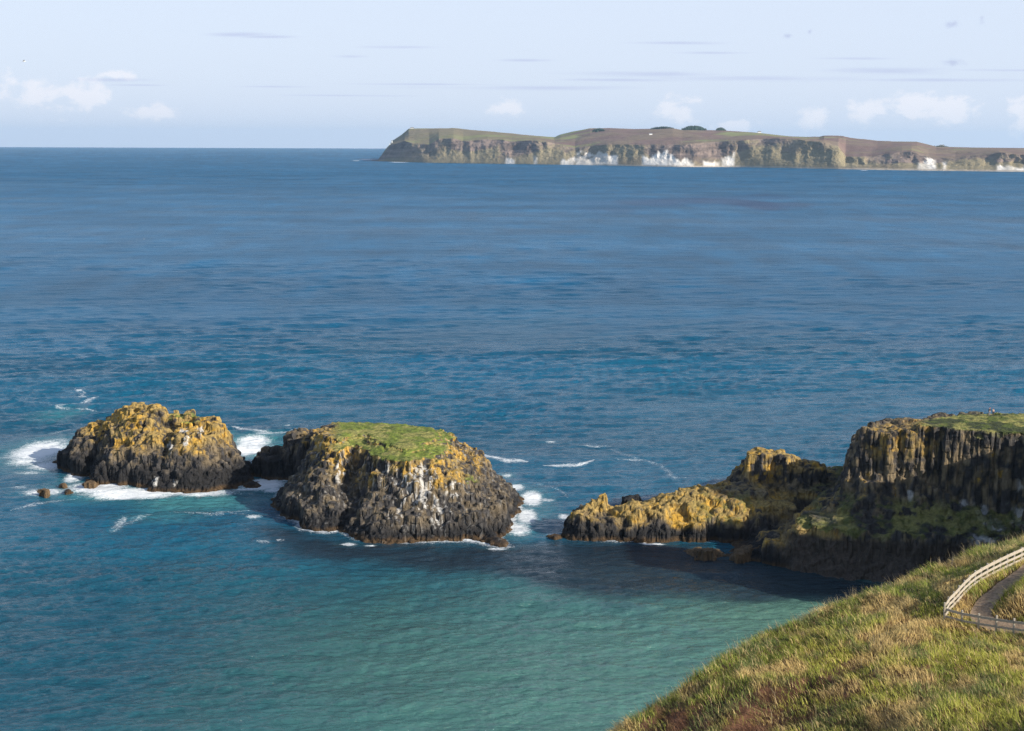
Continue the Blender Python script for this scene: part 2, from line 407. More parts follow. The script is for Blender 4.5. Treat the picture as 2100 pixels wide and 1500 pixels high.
# --- left stack
B1 = [[Q(0, [(180,990),(230,993),(270,998),(330,1003),(400,1001),(450,998),(490,990),(516,974),(512,955),(470,935),(400,928),(300,925),(215,932),(188,950)]),
       Q(4, [(196,955),(225,960),(270,964),(330,968),(400,967),(450,964),(487,956),(497,945),(480,922),(400,906),(300,903),(225,908),(200,925)]),
       Q(8, [(205,918),(240,926),(290,930),(330,930),(360,922),(400,929),(452,922),(477,908),(470,892),(400,882),(300,878),(230,880),(210,895)]),
       Q(12, [(216,872),(240,884),(290,890),(325,892),(350,880),(360,868),(330,858),(300,855),(240,856),(222,862)]),
       Q(14.8, [(242,848),(280,860),(310,862),(335,856),(340,850),(330,845),(300,840),(255,840)]),
       Q(17, [(268,834),(295,836),(325,838),(330,833),(300,829),(275,829)])],
      [Q(0, [(108,950),(135,958),(160,966),(185,968),(215,955),(215,935),(140,935)]), Q(4, [(122,930),(145,944),(172,948),(195,935),(190,920),(140,912)]),
       Q(8, [(150,893),(172,905),(195,908),(235,905),(235,880),(165,884)]), Q(10.5, [(176,874),(190,880),(225,882),(235,868),(195,868),(184,870)])],
      [Q(6, [(340,950),(400,955),(455,948),(484,935),(484,920),(440,905),(380,905),(345,925)]),
       Q(12.6, [(362,888),(400,891),(442,884),(458,872),(440,864),(400,862),(372,866)]), Q(14.2, [(372,868),(398,870),(430,868),(425,862),(395,858),(375,860)])],
      [Q(8, [(330,915),(360,920),(395,905),(400,880),(340,880)]), Q(15.2, [(352,852),(375,856),(398,852),(396,845),(365,845)])]]
def guano1(V, n, n2, n3, a):
    px, py = px_of(V); m = np.zeros(len(V))
    for (cx, cy, rx, ry) in [(376,884,14,12),(384,905,12,30),(412,890,10,25),(345,915,14,25),(360,990,14,16),(320,985,10,20)]: m = np.maximum(m, 1 - np.hypot((px - cx) / rx, (py - cy) / ry))
    s = fbm(V[:, 0] / .8, V[:, 1] / .8, V[:, 2] / 6, 3, 421)
    return sstep(.56, .66, s * .75 + m * .33) * sstep(0, .3, m) * .85
def turf1(V, n, NN, n1, n2):
    px, py = px_of(V)
    return sstep(.5, .8, NN[:, 2]) * (1 - sstep(.6, 1.2, np.hypot((px - 378) / 34, (py - 860) / 14) + (n2 - .5) * .8)) * .8
o = rock('sea_stack', B1, bnd(B1), 0.28, 300, rock_colour(300, (7.5, 11.5), 1.2, 4.6, guano1, turf1, tan=.75), amp=.6, rough=.62)
tag(o, 'humped black sea stack capped with orange lichen, surf along its foot', 'sea stack')

# --- dark rock between the stacks
B3 = [[Q(0, [(519,975),(540,980),(570,987),(610,985),(640,990),(680,985),(680,965),(640,950),(560,950),(522,958)]),
       Q(5, [(526,937),(545,942),(572,944),(600,948),(650,948),(680,935),(640,925),(600,925),(560,926),(535,928)]),
       Q(8, [(577,918),(610,925),(650,925),(680,915),(640,902),(600,903),(583,908)]),
       Q(10.6, [(594,900),(620,906),(650,905),(670,892),(650,884),(618,888)])]]
o = rock('sea_rock', B3, bnd(B3), 0.28, 400, rock_colour(400, (9, 15), .5, 5.0, tan=.5), amp=.7, cell=1.5, rough=.8)
tag(o, 'dark jagged rock standing in surf between the two sea stacks', 'rock')

# --- headland with its lichen ridge
RIDGE = [Q(0, [(1157,1098),(1165,1106),(1230,1110),(1300,1112),(1380,1113),(1440,1110),(1480,1108),(1560,1120),(1650,1110),(1650,1050),(1500,1035),(1400,1045),(1290,1062),(1200,1068),(1162,1082)]),
         Q(4, [(1168,1062),(1230,1070),(1300,1072),(1380,1073),(1450,1074),(1520,1077),(1640,1070),(1640,1025),(1500,1010),(1400,1018),(1290,1040),(1240,1044),(1200,1040),(1177,1048)]),
         Q(7, [(1288,1037),(1350,1038),(1430,1038),(1530,1042),(1640,1040),(1640,1000),(1500,995),(1430,1000),(1370,1014),(1325,1026)]),
         Q(9.2, [(1400,1008),(1450,1010),(1520,1012),(1580,1012),(1580,998),(1500,994),(1430,996)])]
KNOB = [Q(0, [(1162,1094),(1240,1106),(1260,1080),(1220,1060),(1168,1075)]), Q(5, [(1176,1052),(1200,1057),(1240,1058),(1254,1048),(1236,1038),(1192,1038)]),
        Q(8.0, [(1200,1024),(1225,1027),(1240,1024),(1236,1018),(1212,1018)])]
PEAK = [Q(0, [(1460,1060),(1500,1075),(1600,1090),(1720,1095),(1800,1060),(1760,1000),(1600,990),(1480,1010)]),
        Q(8, [(1485,1000),(1530,1012),(1600,1015),(1700,1015),(1780,1000),(1760,965),(1600,955),(1500,975)]),
        Q(10, [(1494,980),(1550,990),(1640,990),(1716,986),(1760,978),(1730,966),(1600,952),(1508,962)]),
        Q(13, [(1518,953),(1560,960),(1640,962),(1684,962),(1668,950),(1600,937),(1538,938)]),
        Q(15.8, [(1540,936),(1570,938),(1612,938),(1622,934),(1590,927),(1550,928)])]
MAIN = [Q(0, [(1500,1140),(1530,1150),(1560,1152),(1620,1170),(1700,1185),(1850,1195),(2000,1200),(2330,1210),(2330,960),(2000,965),(1800,975),(1720,1000),(1640,1060),(1600,1090),(1500,1115)]),
        Q(4, [(1570,1118),(1640,1130),(1720,1137),(1850,1142),(2000,1147),(2330,1150),(2330,940),(2000,932),(1800,942),(1730,970),(1660,1040),(1600,1085)]),
        Q(8.5, [(1632,1078),(1690,1084),(1760,1092),(1850,1096),(1960,1100),(2100,1105),(2330,1110),(2330,925),(2000,908),(1800,915),(1742,950),(1690,1015),(1650,1050)]),
        Q(12, [(1716,1018),(1760,1036),(1850,1040),(1960,1045),(2100,1050),(2330,1060),(2330,900),(2000,885),(1800,893),(1748,925)]),
        Q(20, [(1738,938),(1770,948),(1850,953),(1950,958),(2100,965),(2330,975),(2330,885),(2000,850),(1820,862),(1760,885)]),
        Q(26.5, [(1766,885),(1800,888),(1850,890),(1900,892),(1960,897),(2050,905),(2150,912),(2330,915),(2330,860),(2000,853),(1850,868),(1785,873)]),
        Q(28.2, [(1880,874),(1950,880),(2040,885),(2150,890),(2330,895),(2330,850),(2100,849),(1960,851),(1915,860)])]
BH = [RIDGE, KNOB, PEAK, MAIN]
def guano_h(V, n, n2, n3, a):
    px, py = px_of(V); m = np.zeros(len(V))
    for (cx, cy, rx, ry) in [(2085,1060,45,40),(2010,1060,22,35),(2045,1075,30,30),(2020,1110,50,22),(2090,1000,20,30),(1865,1018,12,18),(1980,1035,25,15)]: m = np.maximum(m, 1 - np.hypot((px - cx) / rx, (py - cy) / ry))
    s = fbm(V[:, 0] / 2.2, V[:, 1] / 2.2, V[:, 2] / 3, 4, 521)
    return sstep(.52, .66, s * .8 + m * .34) * sstep(0, .3, m) * .7
def turf_h(V, n, NN, n1, n2):
    px, py = px_of(V); z = V[:, 2]
    top = sstep(.62, .85, NN[:, 2]) * sstep(24.5, 26.5, z + (n1 - .5) * 3) * sstep(1870, 1905, px + (n2 - .5) * 60)
    hang = sstep(.25, .6, NN[:, 2] + (n1 - .5) * 1.0) * sstep(16, 25, z + (n2 - .5) * 6) * sstep(1900, 2080, px)
    terr = sstep(.30, .62, NN[:, 2] + (n1 - .5) * 2.2 + (n2 - .5) * 2) * sstep(7.0, 8.5, z + (n2 - .5) * 3) * sstep(14.5, 12, z + (n1 - .5) * 3) * sstep(1655, 1690, px + (z - 8) * 6)
    rdg = sstep(.55, .75, n2 + .15 * NN[:, 2]) * sstep(1380, 1480, px) * sstep(1580, 1520, px) * sstep(12, 9, z) * sstep(3.5, 5, z) * .5
    pat = (1 - sstep(.7, 1.1, np.hypot((px - 1668) / 36, (py - 1070) / 19) + (n2 - .5) * .5)) * sstep(.1, .4, NN[:, 2]); terr = np.maximum(terr, pat)
    return np.clip(np.maximum(np.maximum(top, hang * .8), np.maximum(terr * .8, rdg)), 0, 1)
def col_h(V, n, NN, a):
    px, py = px_of(V)
    main = sstep(1700, 1740, px) 
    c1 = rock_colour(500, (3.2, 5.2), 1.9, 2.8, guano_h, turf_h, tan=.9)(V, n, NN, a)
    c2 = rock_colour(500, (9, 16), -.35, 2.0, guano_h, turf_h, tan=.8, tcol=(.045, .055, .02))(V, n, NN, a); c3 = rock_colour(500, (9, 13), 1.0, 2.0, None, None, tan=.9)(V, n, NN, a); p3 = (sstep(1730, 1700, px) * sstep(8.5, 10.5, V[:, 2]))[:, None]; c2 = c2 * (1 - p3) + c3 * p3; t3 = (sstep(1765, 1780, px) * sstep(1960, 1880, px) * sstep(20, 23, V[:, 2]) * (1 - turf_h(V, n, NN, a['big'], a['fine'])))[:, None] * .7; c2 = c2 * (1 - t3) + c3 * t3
    lo = sstep(9.5, 7.5, V[:, 2])[:, None]
    brown = np.array((0.075, 0.058, 0.045)) * (0.7 + .6 * a['fine'])[:, None]
    t = turf_h(V, n, NN, a['big'], a['fine'])[:, None] * .0
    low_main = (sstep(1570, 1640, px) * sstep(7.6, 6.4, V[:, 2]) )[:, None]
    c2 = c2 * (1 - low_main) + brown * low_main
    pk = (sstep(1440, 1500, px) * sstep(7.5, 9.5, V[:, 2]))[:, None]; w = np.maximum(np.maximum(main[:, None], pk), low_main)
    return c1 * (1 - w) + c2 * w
def flat_h(V, NN):
    px, py = px_of(V)
    return np.maximum(sstep(.85, .96, NN[:, 2]) * sstep(24.5, 27, V[:, 2]) * sstep(1880, 1920, px), sstep(.35, .8, NN[:, 2]) * sstep(7, 9, V[:, 2]) * sstep(13.5, 12, V[:, 2]) * sstep(1640, 1680, px) * .5)
b = bnd(BH); b = (b[0], min(b[1], 128), b[2], b[3])
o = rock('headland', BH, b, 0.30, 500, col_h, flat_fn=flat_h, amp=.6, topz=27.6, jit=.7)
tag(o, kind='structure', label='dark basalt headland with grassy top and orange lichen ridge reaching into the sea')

# --- small rocks
def small_rock(pts0, pts1, z1, seed, label, col=None, group=None, top=None, vox=.18, cell=.8):
    lv = [Q(0, pts0), Q(z1, pts1)]
    o = rock('rock', [lv], bnd([lv], 3), vox, seed, col or rock_colour(seed, (9, 12), .3, 0.6, tan=.6), cell=cell, amp=.35, crack=.25, rough=.5, warp=(.5, 2.0), blockh=1.0, step=.2, jit=.25)
    tag(o, label, 'rock', group); return o
def brown_rock(seed):
    def f(V, n, NN, a):
        c = np.tile(np.array((0.13, 0.085, 0.045)), (len(V), 1)) * (.5 + .9 * a['fine'])[:, None]
        return c * (1 - .3 * a['edge'][:, None])
    return f
small_rock([(72,1012),(80,1018),(98,1018),(102,1010),(95,1004),(78,1005)], [(78,1006),(88,1008),(97,1006),(95,1002),(82,1002)], 1.6, 610, 'brown wave-washed rock farthest left, low in the surf', brown_rock(1), 'small rocks left of the stacks')
small_rock([(119,998),(128,1002),(136,1000),(134,995),(124,995)], [(123,996),(130,997),(132,995),(126,993)], .8, 620, 'small dark rock in foam, the farther of two beside the brown rock', brown_rock(2), 'small rocks left of the stacks')
small_rock([(127,1009),(138,1014),(147,1012),(144,1006),(132,1006)], [(131,1007),(139,1009),(143,1006),(136,1004)], .8, 630, 'small black rock in foam, the nearer of two beside the brown rock', rock_colour(3, (9, 12), .2, 3), 'small rocks left of the stacks')
small_rock([(171,994),(182,998),(196,996),(200,988),(190,984),(176,988)], [(178,990),(188,992),(195,988),(188,985)], 1.5, 640, 'low brown rock touching the left foot of the orange-capped stack', brown_rock(4), 'small rocks left of the stacks')
small_rock([(1400,1130),(1420,1139),(1450,1143),(1480,1142),(1490,1136),(1470,1128),(1430,1124)], [(1425,1128),(1450,1132),(1466,1130),(1455,1124),(1435,1123)], 1.9, 650, 'low sunlit brown reef rock in the dark bay before the headland', brown_rock(5), vox=.2)
small_rock([(1498,1142),(1510,1150),(1530,1152),(1548,1146),(1600,1130),(1590,1112),(1560,1118),(1530,1130)], [(1508,1138),(1530,1136),(1560,1122),(1585,1108),(1580,1102),(1550,1112),(1520,1128)], 2.2, 655, 'brown rock shelf at the low toe of the headland', brown_rock(6), vox=.25)
small_rock([(1268,1040),(1290,1046),(1320,1042),(1325,1030),(1300,1025),(1275,1030)], [(1274,1024),(1295,1025),(1312,1022),(1310,1018),(1290,1018)], 2.6, 660, 'black rock behind the dip of the lichen ridge', rock_colour(7, (9, 12), .2, 3.5, tan=.3), vox=.22)
small_rock([(488,992),(500,998),(520,1000),(538,996),(530,988),(500,986)], [(498,992),(510,994),(522,992),(512,988)], .7, 670, 'low wet rock awash at the right foot of the orange-capped stack', rock_colour(8, (9, 12), .2, 3), vox=.2)
small_rock([(1128,1100),(1140,1104),(1150,1102),(1146,1097),(1134,1096)], [(1134,1100),(1141,1101),(1145,1099),(1138,1098)], .5, 680, 'tiny rock awash just off the tip of the lichen ridge', rock_colour(9, (9, 12), .2, 3), vox=.2)

# ------------------------------------------------------------------ near hillside
def P3(px, py, D): return at_y(px, py, D)
ctrl = [(1245,1500,95),(1340,1440,98),(1450,1370,101),(1570,1310,106),(1700,1240,112),(1800,1205,115),(1900,1165,118),(2000,1135,120),(2100,1110,123),
        (2100,1500,80),(1900,1500,83),(1700,1500,87),(1500,1500,91),(1380,1500,93),(1938,1283,103),(1995,1212,108),(2034,1184,110.5),(2100,1153,114),(2034,1302,101),(2100,1311,99.5),
        (1970,1233,106),(2060,1210,107.5),(2100,1176,111.5),(2060,1285,101.5),(2100,1240,103.5),(1800,1290,102.5),(1700,1340,99),(1850,1400,92),(2000,1400,90),(2100,1400,89),(1550,1420,95),(1700,1420,92.5),(1600,1345,100)]
CW = [P3(*c) for c in ctrl]
CW += [np.array(p, float) for p in [(-6, 70, 44), (10, 62, 46), (22, 60, 50), (34, 60, 54), (50, 75, 57), (60, 95, 56.5), (62, 112, 55), (60, 135, 51.5), (52, 150, 49), (75, 85, 62), (75, 150, 52), (70, 60, 66), (45, 45, 60), (0, 45, 44), (55, 128, 52.5)]]
CW = np.array(CW)
def tps_fit(C):
    n = len(C); d = np.hypot(C[:, None, 0] - C[None, :, 0], C[:, None, 1] - C[None, :, 1])
    K = d ** 2 * np.log(d + 1e-9) + np.eye(n) * 6.0; Pm = np.c_[np.ones(n), C[:, :2]]
    A = np.block([[K, Pm], [Pm.T, np.zeros((3, 3))]])
    return np.linalg.solve(A, np.r_[C[:, 2], 0, 0, 0])
TW = tps_fit(CW)
def tps(x, y):
    o = np.full(x.shape, TW[-3]) + TW[-2] * x + TW[-1] * y
    for (cx, cy, _), w in zip(CW, TW):
        d = np.hypot(x - cx, y - cy); o += w * d ** 2 * np.log(d + 1e-9)
    return o
EDGE = [P3(1100,1590,90)[:2], P3(1245,1502,95)[:2], P3(1340,1442,98)[:2], P3(1450,1372,101)[:2], P3(1570,1312,106)[:2], P3(1700,1242,112)[:2], P3(1800,1207,115)[:2], P3(1900,1167,118)[:2], P3(2000,1137,120)[:2], P3(2100,1111,123)[:2], np.array((60, 135)), np.array((75, 152)), np.array((84, 180)), np.array((92, 205))]
HILLPOLY = np.array(EDGE + [np.array((400, 205.)), np.array((400, -200.)), np.array((-40, -200.)), np.array((-30, 60.))])
FENCE_UP = [P3(px, py, D) for px, py, D in [(1938,1283,103),(1944,1267,103.8),(1950,1256,104.3),(1972,1232,106),(1995,1212,108),(2010,1203,109),(2032,1187,110.5),(2057,1174,112),(2093,1157,113.8),(2108,1150,114.5),(2150,1133,117)]]
FENCE_LO = [P3(px, py, D) for px, py, D in [(1938,1283,103),(1964,1291,102.3),(1997,1297,101.6),(2034,1303,100.8),(2074,1307,100),(2112,1313,99.2),(2150,1319,98.4)]]
PATH_C = np.array([P3(px, py, D)[:2] for px, py, D in [(2190,1135,117),(2130,1162,113.5),(2088,1188,110.3),(2052,1212,107.4),(2022,1240,105),(2012,1262,103.3),(2035,1282,102),(2080,1291,101),(2140,1298,100),(2220,1300,100)]])
PATH_W = 0.72
def ground(x, y, detail=True):
    z = tps(x, y)
    P = np.stack([x, y], -1)
    dp, _ = ldist(P, PATH_C)
    # a grassy bank on the inner side of the path, standing a little above it
    bank = sstep(PATH_W + .1, PATH_W + 1.8, dp) * (sdist(P, np.vstack([PATH_C, [(80, 100)], [(80, 125)]])) > 0)
    z = z + bank * 0.75
    z = z + 8.0 * np.exp(-(((x - 45) / 7) ** 2 + ((y - 65) / 5) ** 2)) * (.7 + .6 * fbm(x / 3, y / 3, o=2, s=66))  # unseen hump added to shade the lower right of the slope
    if detail:
        k = sstep(PATH_W, PATH_W + 1.0, dp)
        rx = x * .80 + y * .60; ry = -x * .60 + y * .80      # terracettes and hummocks combed along the slope
        z = z + k * ((fbm(rx / 7, ry / 2.6, o=4, s=70) - .5) * 1.5 + (fbm(x / .9, y / .9, o=3, s=80) - .5) * .55)
    d = sdist(P, HILLPOLY) + (fbm(x / 4, y / 4, o=3, s=90) - .5) * 2.2 - 1.0
    out = np.maximum(-d, 0)
    z = z - np.where(out < 3, out ** 2 * .25, 2.25 + (out - 3) * 1.9) - sstep(1, 6, out) * (fbm(x / 3, y / 3, o=3, s=95) - .3) * 4
    return z, d, dp
step = 0.22
xs = np.arange(-12, 62, step); ys = np.arange(56, 142, step)
XX, YY = np.meshgrid(xs, ys); zz, dd, dp = ground(XX, YY)
GX0, GY0 = xs[0], ys[0]; GZ = zz.copy()
fr = np.minimum.reduce([XX - xs[0], xs[-1] - XX, YY - ys[0], ys[-1] - YY])
zz = np.maximum(zz, -3)
V = np.stack([XX, YY, zz], -1).reshape(-1, 3)
def soil_amt(x, y):
    out = np.zeros(x.shape); V_ = np.stack([x, y, tps(x, y)], -1); px, py = px_of(V_.reshape(-1, 3)); px = px.reshape(x.shape); py = py.reshape(x.shape)
    nz = fbm(x / 1.2, y / 1.2, o=4, s=140); 
    for (cx, cy, L_, W_, an) in [(1660,1410,105,22,-33),(1590,1435,60,14,-35),(1700,1450,90,18,-33),(1480,1465,90,14,-35),(1540,1480,70,20,-30),(1400,1490,60,14,-35),(1760,1405,60,8,-33),(1345,1500,60,20,-35),(1620,1470,60,10,-30),(1560,1430,50,8,-35)]:
        a = math.radians(an); dx = px - cx; dy = py - cy; ux = dx * math.cos(a) + dy * math.sin(a); uy = -dx * math.sin(a) + dy * math.cos(a)
        out = np.maximum(out, 1.15 - np.hypot(ux / L_, uy / W_) + (nz - .5) * 1.6)
    return sstep(-.22, .12, out)
x, y = V[:, 0], V[:, 1]; ddf = dd.ravel(); dpf = dp.ravel()
n1 = fbm(x / 5, y / 5, o=4, s=150); n2 = fbm(x / 1.2, y / 1.2, o=3, s=160)
c = lerp(np.tile(np.array((0.075, 0.085, 0.02)), (len(V), 1)), (0.13, 0.11, 0.04), sstep(.45, .65, n1 * .5 + n2 * .5))
soil = soil_amt(x, y)
c = lerp(c, (0.15, 0.075, 0.045), soil); c = c * (1 - .55 * soil * sstep(.5, .62, n2))[:, None]
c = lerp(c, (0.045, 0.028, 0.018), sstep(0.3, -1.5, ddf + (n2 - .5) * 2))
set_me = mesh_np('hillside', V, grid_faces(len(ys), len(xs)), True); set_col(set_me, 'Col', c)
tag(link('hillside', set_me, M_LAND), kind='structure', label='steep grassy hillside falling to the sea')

def gz(x, y):
    fx = (x - GX0) / step; fy = (y - GY0) / step; i = np.clip(fx.astype(int), 0, GZ.shape[1] - 2); j = np.clip(fy.astype(int), 0, GZ.shape[0] - 2); a = fx - i; b_ = fy - j
    return (GZ[j, i] * (1 - a) + GZ[j, i + 1] * a) * (1 - b_) + (GZ[j + 1, i] * (1 - a) + GZ[j + 1, i + 1] * a) * b_

# path sheet
cp = [PATH_C[0]]
for i in range(len(PATH_C) - 1):
    p0 = PATH_C[max(i - 1, 0)]; p1 = PATH_C[i]; p2 = PATH_C[i + 1]; p3 = PATH_C[min(i + 2, len(PATH_C) - 1)]
    for t in np.linspace(0, 1, 12)[1:]:
        cp.append(.5 * ((2 * p1) + (-p0 + p2) * t + (2 * p0 - 5 * p1 + 4 * p2 - p3) * t * t + (-p0 + 3 * p1 - 3 * p2 + p3) * t ** 3))
cp = np.array(cp); tg = np.gradient(cp, axis=0); tg /= np.linalg.norm(tg, axis=1, keepdims=True); nr = np.c_[-tg[:, 1], tg[:, 0]]
ws = np.linspace(-1, 1, 13)
wob = PATH_W + .18 * (fbm(np.arange(len(cp)) / 5, np.zeros(len(cp)), o=3, s=7) - .5) * 2
PP = cp[:, None, :] + nr[:, None, :] * (ws[None, :] * wob[:, None])[..., None]
pz = gz(PP[..., 0], PP[..., 1]) + .07
V = np.concatenate([PP, pz[..., None]], -1).reshape(-1, 3)
pm = mesh_np('path', V, grid_faces(len(cp), 13), True); set_col(pm, 'Col', np.tile(np.array((.31, .225, .155)), (len(V), 1)) * (.8 + .4 * fbm(V[:, 0] * 2, V[:, 1] * 2, o=3, s=3))[:, None])
tag(link('path', pm, attr_mat('trodden_gravel', .95, (3.5, .6, 1.35), (6, .7, .08), .1)), kind='structure', label='narrow gravel footpath behind the wooden fence')

# ------------------------------------------------------------------ mainland out of the frame to the right, and the ground under the camera
xs2 = np.concatenate([np.arange(-60, 60, 3.0), np.arange(60, 150, .6), np.arange(150, 330, 4.0)]); ys2 = np.concatenate([np.arange(-90, 130, 3.0), np.arange(130, 320, .6), np.arange(320, 420, 4.0)])
XX, YY = np.meshgrid(xs2, ys2); P = np.stack([XX, YY], -1)
land = np.array([(62, 60), (62, 142), (78, 165), (88, 200), (93, 214), (96, 222), (108, 240), (108, 285), (112, 297), (130, 310), (150, 380), (340, 400), (340, -100), (40, -100), (45, 20)])
_, _, rm_, cm_x, cm_y = voro(XX / 2.4, YY / 2.4, 741); _, _, rn_, _, _ = voro(XX / 9, YY / 9, 742)
Pm_ = P * .3 + np.stack([cm_x, cm_y], -1) * 2.4 * .7 + ((fbm(XX / 14, YY / 14, o=3, s=743) - .5) * 9)[..., None]
dl = sdist(Pm_, land)
base_h = np.where(YY > 185, 9 + np.clip((XX - 88) * .42, 0, 60), 30 + np.clip((160 - YY) * .35, 0, 24) + np.clip((XX - 90) * .3, 0, 30))
base_h = np.where(YY > 296, np.minimum(base_h, 8), np.minimum(base_h, 62))
zl = np.where(dl > 0, dl * 2.2, dl * 2) - 3
zl = np.minimum(zl, base_h)
# higher, unseen shoulder of the cliff ring, shaped to throw the bay's shadow
rimx = (rn_ - .5) * 3.5 + (rm_ - .5) * 2.0 + np.interp(Pm_[..., 1], [230, 262, 275, 290, 300, 320], [103, 103, 106, 108, 116, 130])
rimz = np.interp(YY, [229, 232, 253, 262, 268, 279, 288, 293, 300, 380], [8, 45, 44, 37.5, 32.5, 28.5, 28, 24, 8, 8])
pt_ = at_z(1668, 1070, 9); tt_ = (XX - pt_[0]) * SUN_H[0] + (YY - pt_[1]) * SUN_H[1]; pp_ = -(XX - pt_[0]) * SUN_H[1] + (YY - pt_[1]) * SUN_H[0]
rimz = np.where(np.abs(pp_) < 4.2, np.minimum(rimz, 7.0 + tt_ * .466), rimz)      # added notch along the sun's line, letting light onto the terrace
sh = np.where((YY > 228) & (YY < 385), np.minimum(rimz, (Pm_[..., 0] - rimx + 6) * 4.5), -9)
zl = np.maximum(zl, np.where(Pm_[..., 0] > rimx - 6, sh, -9))
zl = zl + (fbm(XX / 12, YY / 12, o=4, s=700) - .5) * 2.0
# knoll under the camera
kd = np.hypot(XX, YY + 8); kn = np.where(kd < 14, 83.2 - sstep(9, 14, kd) * 4, 79 - (kd - 14) * 1.25)
kn = np.where(YY < 0, np.maximum(kn, 83.2 - np.hypot(np.maximum(np.abs(XX) - 14, 0), 0) * .5), kn)
zl = np.maximum(zl, np.maximum(kn, -3))
inside = (XX > -10) & (XX < 60.0) & (YY > 58) & (YY < 140)
zl = np.where(inside, np.minimum(zl, -2.5), zl)
# blend onto the edge of the hillside mesh
near = (XX >= 60) & (XX < 76) & (YY < 140) & (YY > 56)
gzv = tps(XX, YY); kk = sstep(76, 60, XX); zl = np.where(near, zl * (1 - kk) + gzv * kk, zl)
V = np.stack([XX, YY, zl], -1).reshape(-1, 3)
mm = mesh_np('mainland', V, grid_faces(len(ys2), len(xs2)), True)
sl_ = normals_of(V, grid_faces(len(ys2), len(xs2)))
zn_ = fbm(V[:, 0] / 3, V[:, 1] / 3, V[:, 2] / 6, 4, 751)
c = lerp(np.tile(np.array((.10, .12, .03)), (len(V), 1)), (.12, .10, .045), sstep(.45, .65, zn_)); rk_ = lerp(np.tile(np.array(C_ROCK), (len(V), 1)), (.15, .115, .06), sstep(.45, .62, zn_)); kk2 = sstep(.8, .6, np.abs(sl_[:, 2]) + (zn_ - .5) * .4)[:, None]
c = c * (1 - kk2) + rk_ * kk2; set_col(mm, 'Col', c)
tag(link('mainland', mm, M_ROCK), kind='structure', label='grassy mainland clifftop')

# ------------------------------------------------------------------ grass on the hillside
def blades(n, xr, yr, hmin, hmax, wmin, seed, accept, colour, lean=.5):
    r = np.random.default_rng(seed)
    x = r.uniform(*xr, n); y = r.uniform(*yr, n)
    k = accept(x, y, r); x, y = x[k], y[k]; m = len(x)
    z = gz(x, y)
    clump = fbm(x / 1.1, y / 1.1, o=3, s=seed + 1)
    hgt = r.uniform(hmin, hmax, m) * (.55 + .9 * clump)
    ang = 2.6 + (fbm(x / 3.5, y / 3.5, o=3, s=seed + 2) - .5) * 4.0 + r.normal(0, .6, m)
    ln = lean * r.uniform(.4, 1.4, m) * hgt
    dx, dy = np.cos(ang) * ln, np.sin(ang) * ln
    wa = r.uniform(0, 2 * np.pi, m); w = wmin * r.uniform(.7, 1.5, m); wx, wy = np.cos(wa) * w, np.sin(wa) * w
    b0 = np.stack([x - wx, y - wy, z - .05], -1); b1 = np.stack([x + wx, y + wy, z - .05], -1)
    m0 = np.stack([x + dx * .35 - wx * .7, y + dy * .35 - wy * .7, z + hgt * .62], -1); m1 = np.stack([x + dx * .35 + wx * .7, y + dy * .35 + wy * .7, z + hgt * .62], -1)
    tp = np.stack([x + dx, y + dy, z + hgt * .95], -1)
    V = np.stack([b0, b1, m1, m0, tp], 1).reshape(-1, 3)
    i = np.arange(m)[:, None] * 5
    c = colour(x, y, r, m); c = np.repeat(c, 5, axis=0)
    return V, i + np.array([[0, 1, 2, 3]]), i + np.array([[3, 2, 4]]), c
def acc(x, y, r):
    P = np.stack([x, y], -1); d = sdist(P, HILLPOLY); dpp, _ = ldist(P, PATH_C)
    V_ = np.stack([x, y, gz(x, y)], -1); px, py = px_of(V_)
    k = (px > 1150) & (px < 2180) & (py < 1580) & (py > 1060)
    s = soil_amt(x, y)
    return k & (d > -1.5) & (dpp > PATH_W + .05) & (r.uniform(size=len(x)) > s * .80)
def gcol(x, y, r, m):
    a = fbm(x / 6, y / 6, o=3, s=900); b_ = fbm(x / 1.6, y / 1.6, o=3, s=910); cc = fbm(x / 2.5, y / 2.5, o=3, s=920)
    c = np.tile(np.array((.15, .19, .035)), (m, 1))
    c = lerp(c, (.24, .26, .05), sstep(.45, .65, a)); c = lerp(c, (.09, .12, .045), sstep(.5, .62, b_) * .8)
    c = lerp(c, (.36, .29, .13), sstep(.50, .66, cc) * .9); 
    c = lerp(c, (.42, .34, .17), (r.uniform(size=m) < .14).astype(float))
    V_ = np.stack([x, y, gz(x, y)], -1); px, py = px_of(V_)
    c = lerp(c, (.105, .058, .034), sstep(.48, .64, fbm(x / 2, y / 2, o=3, s=930)) * sstep(1380, 1470, py) * sstep(1900, 1650, px) * 1.0)
    return c * r.uniform(1.15, 2.35, m)[:, None] * np.array((1.06, .96, .92))
parts = [blades(640000, (-2, 52), (70, 126), .18, .58, .016, 11, acc, gcol, .9)]
# tall pale seed stalks
def acc2(x, y, r):
    k = acc(x, y, r); P = np.stack([x, y], -1); d = sdist(P, HILLPOLY)
    return k & (r.uniform(size=len(x)) < np.where(np.abs(d) < 1.6, .55, .12) * (.3 + fbm(x / 2.5, y / 2.5, o=2, s=33)))
parts.append(blades(60000, (-2, 52), (70, 126), .6, 1.25, .012, 12, acc2, lambda x, y, r, m: np.tile(np.array((.46, .37, .22)), (m, 1)) * r.uniform(.5, 1.2, m)[:, None], .45))
VV = []; FQ = []; FT = []; CC = []; off = 0
for V, q4, t3, c in parts:
    VV.append(V); FQ.append(q4 + off); FT.append(t3 + off); CC.append(c); off += len(V)
gm = bpy.data.materials.new('grass_blades'); gm.use_nodes = True; t = gm.node_tree; q = G(t); bs = t.nodes['Principled BSDF']
at = q.node('ShaderNodeVertexColor', layer_name='Col'); t.links.new(at.outputs[0], bs.inputs['Base Color']); bs.inputs['Roughness'].default_value = .6; bs.inputs['Specular IOR Level'].default_value = .25
